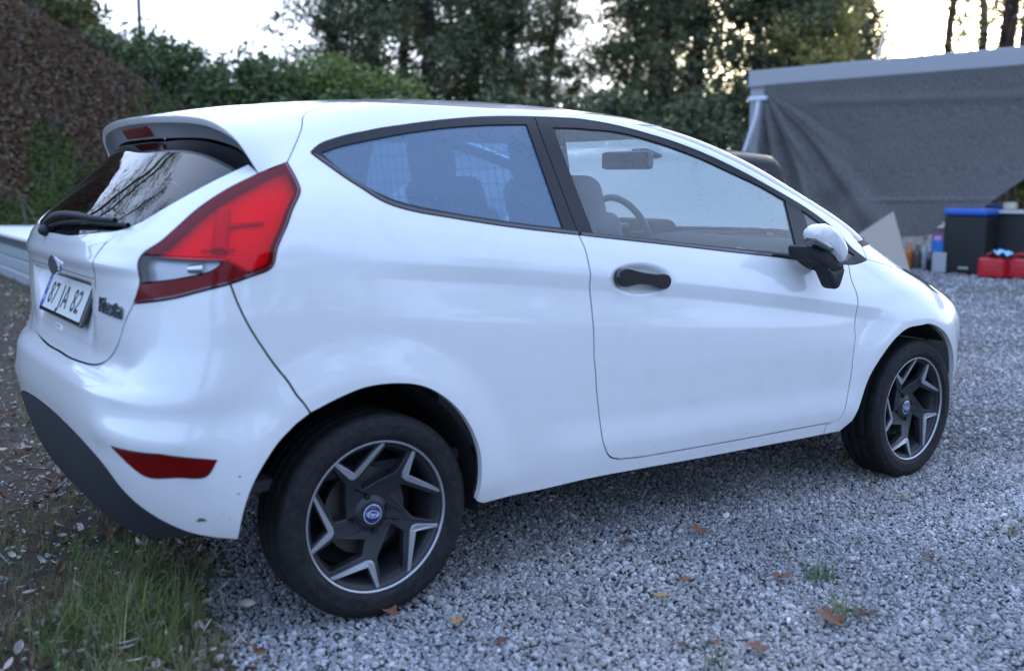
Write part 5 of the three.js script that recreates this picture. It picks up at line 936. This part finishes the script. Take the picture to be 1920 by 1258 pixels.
  { const t = put(thing('storage_bin', 'tall black plastic bin with a blue lid beside the shade sheet', 'bin'), 1820, 511); mesh('bin_body', rbox(0.60, 0.80, 0.55, 0.03, 0, 0.40, 0), black, t); mesh('bin_lid', rbox(0.62, 0.10, 0.60, 0.04, 0, 0.855, 0), blue, t); mesh('bin_label', new THREE.BoxGeometry(0.14, 0.03, 0.004).translate(0.02, 0.08, 0.278), std([0.4, 0.45, 0.4], 0.6), t); }
  { const t = put(thing('work_table', 'black cabinet with a pale worktop next to the blue-lidded bin', 'cabinet'), 1925, 514); mesh('cabinet', rbox(1.0, 0.84, 0.6, 0.02, 0.16, 0.42, -0.06), black, t); mesh('worktop', rbox(1.06, 0.045, 0.68, 0.01, 0.16, 0.865, -0.05), std([0.5, 0.5, 0.52], 0.6), t); const tw = t.position;
    const dirX = V3(Math.cos(turn), 0, -Math.sin(turn)), dirZ = V3(Math.sin(turn), 0, Math.cos(turn));
    const on = (o, x, z) => { o.position.copy(tw).addScaledVector(dirX, x).addScaledVector(dirZ, z); o.position.y = 0.89; o.rotation.y = turn; return o; };
    const w = std([0.7, 0.7, 0.62], 0.6), cr = std([0.62, 0.60, 0.42], 0.7);
    on(tag(mesh('paper_bag', toCreasedNormals(rbox(0.17, 0.11, 0.14, 0.03, 0, 0.055, 0), 0.6), cr), 'cream packet lying at the worktop edge', 'packet'), -0.24, 0.1);
    on(tag(mesh('white_packet', rbox(0.12, 0.10, 0.12, 0.03, 0, 0.05, 0), w), 'white packet standing on the worktop in front of the plant', 'packet'), 0.05, 0.12);
    on(tag(mesh('carton', rbox(0.09, 0.12, 0.09, 0.008, 0, 0.06, 0), w), 'small white carton beside the white packet on worktop', 'carton'), 0.20, 0.14);
    const pt = thing('potted_plant', 'leafy green potted plant on the pale worktop', 'plant'); on(pt, -0.06, -0.10); mesh('pot', new THREE.CylinderGeometry(0.12, 0.09, 0.16, 20).translate(0, 0.08, 0), std([0.10, 0.06, 0.04], 0.8), pt); const R = rng(8), cl = []; for (let k = 0; k < 14; k++) cl.push([(R() - 0.3) * 0.75, 0.2 + R() * 0.38, (R() - 0.5) * 0.3, 0.10, 34, 0.8]); mesh('plant_leaves', leaves(cl, 0.09, 9, 0.6), FM.bright, pt);
    const bg = tag(mesh('blue_bag', toCreasedNormals(rbox(0.34, 0.07, 0.22, 0.03, 0, 0.035, 0), 0.6), std([0.12, 0.20, 0.45], 0.5)), 'crumpled pale blue plastic sheet lying over the bin lid', 'plastic sheet'); on(bg, -0.46, -0.02); bg.position.y = 0.906; }
  const can = (label, px, py) => { const t = put(thing('jerrycan', label, 'jerrycan', [0, 0, 0], 0, 'red fuel cans by the cabinet'), px, py); const red = phys([0.48, 0.012, 0.02], 0.35); mesh('can_body', rbox(0.345, 0.27, 0.19, 0.045, 0, 0.135, 0), red, t); mesh('can_handle', tube([[-0.09, 0.25, 0], [-0.07, 0.315, 0], [0.07, 0.315, 0], [0.09, 0.25, 0]], 0.016, 24, 8), red, t); mesh('can_cap', new THREE.CylinderGeometry(0.03, 0.03, 0.05, 16).translate(-0.13, 0.285, 0), black, t); mesh('can_rib', rbox(0.25, 0.16, 0.20, 0.03, 0, 0.13, 0), red, t); return t; };
  const c1 = can('red plastic fuel can with a pale blue rag on it', 1861, 521); can('red plastic fuel can next to the one with the rag', 1914, 523);
  { const R = rng(31), gq = new THREE.PlaneGeometry(0.26, 0.20, 16, 12).rotateX(-Math.PI / 2), p = gq.attributes.position; for (let i = 0; i < p.count; i++) { const x = p.getX(i), z = p.getZ(i); p.setY(i, 0.06 * noise.noise(x * 14, z * 14, 2) - 0.5 * Math.max(0, Math.abs(x) - 0.07) - 0.4 * Math.max(0, Math.abs(z) - 0.07)); } gq.computeVertexNormals(); const r = tag(mesh('rag', gq, std([0.25, 0.52, 0.72], 0.9)), 'crumpled pale blue rag lying on the red fuel can', 'rag'); r.position.copy(c1.position); r.position.x += 0.10 * Math.cos(turn); r.position.z -= 0.10 * Math.sin(turn); r.position.y = 0.36; r.rotation.y = turn; }
  { const t = put(thing('cardboard_box', 'upright blue and red printed box standing on a pale carton', 'box'), 1764, 509); t.position.y = 0.285; const cv = document.createElement('canvas'); cv.width = 96; cv.height = 192; const x = cv.getContext('2d'); x.fillStyle = '#1f6fb8'; x.fillRect(0, 0, 96, 192); x.fillStyle = '#a02038'; x.fillRect(0, 0, 96, 20); x.fillStyle = '#8f9fc4'; x.beginPath(); x.arc(40, 52, 34, 0, 7); x.fill(); x.strokeStyle = '#b03a52'; x.lineWidth = 9; x.beginPath(); x.arc(40, 52, 30, 0, 7); x.stroke(); const tx = new THREE.CanvasTexture(cv); tx.colorSpace = THREE.SRGBColorSpace; mesh('box_body', rbox(0.225, 0.27, 0.20, 0.006, 0, 0.135, 0), std([1, 1, 1], 0.7, 0, { map: tx }), t); mesh('box_flap', new THREE.BoxGeometry(0.2, 0.006, 0.13).rotateX(-0.5).translate(0.0, 0.31, -0.04), std([0.45, 0.36, 0.24], 0.9), t); }
  { const o = put(tag(mesh('carton', rbox(0.20, 0.28, 0.20, 0.006, 0, 0.14, 0), std([0.42, 0.42, 0.45], 0.85)), 'pale grey carton on the ground under the printed box', 'carton'), 1766, 509.5); }
  { const o = put(tag(mesh('paper_roll', merge([rod([-0.05, 0.66, 0], [0.10, 0.72, 0.02], 0.045), rod([0.0, 0.73, 0.0], [0.10, 0.77, -0.02], 0.03)]), std([0.55, 0.48, 0.36], 0.9)), 'rolled paper lying across the printed box', 'paper roll'), 1764, 508); o.position.y = -0.06; }
  // leaning board
  { const b = tag(mesh('plywood_board', rbox(1.25, 1.25, 0.018, 0.004, 0, 0.625, 0), std([0.38, 0.33, 0.275], 0.85)), 'beige board leaning against the shade sheet', 'board'); const P = local((1640 - 960) / FOCAL * 14.1, 13.9); b.position.copy(P); b.position.y = -0.46; b.rotation.order = 'YXZ'; b.rotation.set(-0.30, turn - 0.25, 0.60); }
  // bottles and clutter by the board
  const bottle = (label, px, py, h, r, c) => { const pts = [[0, 0], [r, 0], [r, h * 0.55], [r * 0.9, h * 0.66], [r * 0.36, h * 0.82], [r * 0.36, h], [0, h]].map(q => new THREE.Vector2(...q)); const t = put(thing('bottle', label, 'bottle'), px, py); mesh('bottle_body', new THREE.LatheGeometry(pts, 18), phys(c, 0.15), t); mesh('bottle_cap', new THREE.CylinderGeometry(r * 0.42, r * 0.42, h * 0.06, 12).translate(0, h * 1.02, 0), std([0.5, 0.5, 0.5], 0.5), t); };
  bottle('dark squat bottle beside the pale carton', 1747, 508, 0.30, 0.08, [0.02, 0.025, 0.04]); bottle('white bottle standing behind the dark squat bottle', 1733, 503, 0.46, 0.07, [0.55, 0.58, 0.6]); bottle('small orange-topped bottle at the foot of the board', 1704, 503, 0.40, 0.06, [0.45, 0.14, 0.03]); bottle('grey bottle between the board and the white bottle', 1719, 503, 0.36, 0.07, [0.12, 0.11, 0.10]);
}
// white panel on a stack of long grey profiles, behind the car on the left
{
  const P0 = onGround(0, 508), P1 = onGround(66, 536), d = P1.clone().sub(P0).normalize(), turn = Math.atan2(-d.z, d.x), back = V3(Math.sin(turn), 0, Math.cos(turn)); if (back.dot(Fh) < 0) back.negate();
  const place = (o, k, y) => { o.position.copy(P0).addScaledVector(d, 0.6).addScaledVector(back, k); o.position.y = y; o.rotation.y = turn; return o; };
  const galv = std([0.40, 0.43, 0.44], 0.45, 0.35), white = std([0.74, 0.74, 0.76], 0.55);
  const U = () => { const s = new THREE.Shape(); s.moveTo(-0.07, -0.05); s.lineTo(0.07, -0.05); s.lineTo(0.07, 0.05); s.lineTo(0.05, 0.05); s.lineTo(0.05, -0.03); s.lineTo(-0.05, -0.03); s.lineTo(-0.05, 0.05); s.lineTo(-0.07, 0.05); s.closePath(); return new THREE.ExtrudeGeometry(s, { depth: 9, bevelEnabled: true, bevelSize: 0.004, bevelThickness: 0.004, bevelSegments: 1 }).translate(0, 0, -6.5).rotateY(Math.PI / 2); };
  const ug = U(); const lab = ['lowest grey metal profile of the stack by the bank', 'second grey metal profile up, lying on the lowest one', 'third grey metal profile up in the stack, under the dark one', 'dark metal profile directly under the white panel'];
  [[0.0, 0.05], [0.12, 0.155], [0.22, 0.26]].forEach(([k, y], i) => place(tag(mesh('metal_profile', ug, galv), lab[i], 'metal profile', 'long profiles stacked by the bank'), k, y));
  place(tag(mesh('metal_profile', ug, std([0.10, 0.11, 0.11], 0.6, 0.2)), lab[3], 'metal profile', 'long profiles stacked by the bank'), 0.32, 0.365);
  place(tag(mesh('white_board', rbox(9, 0.045, 4.2, 0.012, -2.0, 0, 0), white), 'large flat white panel lying on the stacked profiles', 'panel'), 2.3, 0.445);
  for (const [k, i] of [[1.5, 0], [3.6, 1]]) place(tag(mesh('timber_bearer', rbox(9, 0.40, 0.12, 0.01, -2.0, 0.2, 0), std([0.12, 0.10, 0.08], 0.9)), i ? 'dark timber bearer under the far side of the white panel' : 'dark timber bearer under the middle of the white panel', 'timber'), k, 0);
}
// dark estate car parked between the white car and the carport
{
  const P = atDep(1362, 340, 9.6); const t = thing('estate_car', 'black car parked behind the white hatchback, only its roof corner showing', 'car', [P.x, 0, P.z], faceCam + 0.62);
  t.scale.y = 0.965;
  // local: +x runs to the parked car's nose (away to the left), the tail end is at x = 0
  const bk = phys([0.005, 0.005, 0.005], 0.35, { specularIntensity: 0.3, clearcoat: 0.25, clearcoatRoughness: 0.05 }), gl = phys([0.05, 0.06, 0.05], 0.03, { transmission: 0.8, thickness: 0 });
  const s = new THREE.Shape(); s.moveTo(0.02, 0.35); s.lineTo(0, 0.9); s.bezierCurveTo(-0.05, 1.2, -0.16, 1.45, -0.30, 1.50); s.bezierCurveTo(-0.9, 1.56, -2.0, 1.55, -2.5, 1.46); s.bezierCurveTo(-2.9, 1.32, -3.2, 1.05, -3.35, 0.98); s.bezierCurveTo(-3.8, 0.92, -4.2, 0.82, -4.3, 0.62); s.lineTo(-4.3, 0.32); s.closePath();
  for (const wx of [-0.85, -3.45]) { const h = new THREE.Path(); h.absarc(wx, 0.34, 0.36, 0, 6.2832, true); }
  const lower = new THREE.ExtrudeGeometry(s, { depth: 1.30, bevelEnabled: true, bevelSize: 0.10, bevelThickness: 0.20, bevelOffset: -0.10, bevelSegments: 8, curveSegments: 20 }).translate(0, 0.02, -0.65);
  mesh('car_body', toCreasedNormals(lower, 0.6), bk, t);
  const win = (pts, zz, nm) => { const q = new THREE.Shape(pts.map(p => new THREE.Vector2(...p))); mesh(nm, new THREE.ExtrudeGeometry(q, { depth: 0.01, bevelEnabled: false }).translate(0, 0, zz), gl, t); };
  for (const zz of [0.851, -0.861]) { win([[-0.35, 1.02], [-0.45, 1.38], [-1.25, 1.44], [-1.25, 1.0]], zz, 'side_window'); win([[-1.32, 1.0], [-1.32, 1.44], [-2.35, 1.40], [-2.85, 1.02]], zz, 'side_window'); }
  const rw = new THREE.BoxGeometry(0.012, 0.36, 1.2).rotateZ(0.34).translate(-0.055, 1.20, 0); mesh('rear_window', rw, gl, t);
  for (const wx of [-0.85, -3.45]) for (const zz of [0.79, -0.79]) { const w = new THREE.Group(); w.name = 'wheel'; w.position.set(wx, 0.31, zz); t.add(w); mesh('tyre', new THREE.TorusGeometry(0.225, 0.085, 14, 36).scale(1, 1, 1.25), M.rubber, w); mesh('rim', new THREE.CylinderGeometry(0.19, 0.19, 0.16, 28).rotateX(Math.PI / 2), M.silver, w); }
  for (const zz of [0.6, -0.6]) mesh('tail_light', rbox(0.05, 0.24, 0.2, 0.02, -0.02, 0.92, zz), M.darkRed, t);
}
renderer.render(scene, camera);
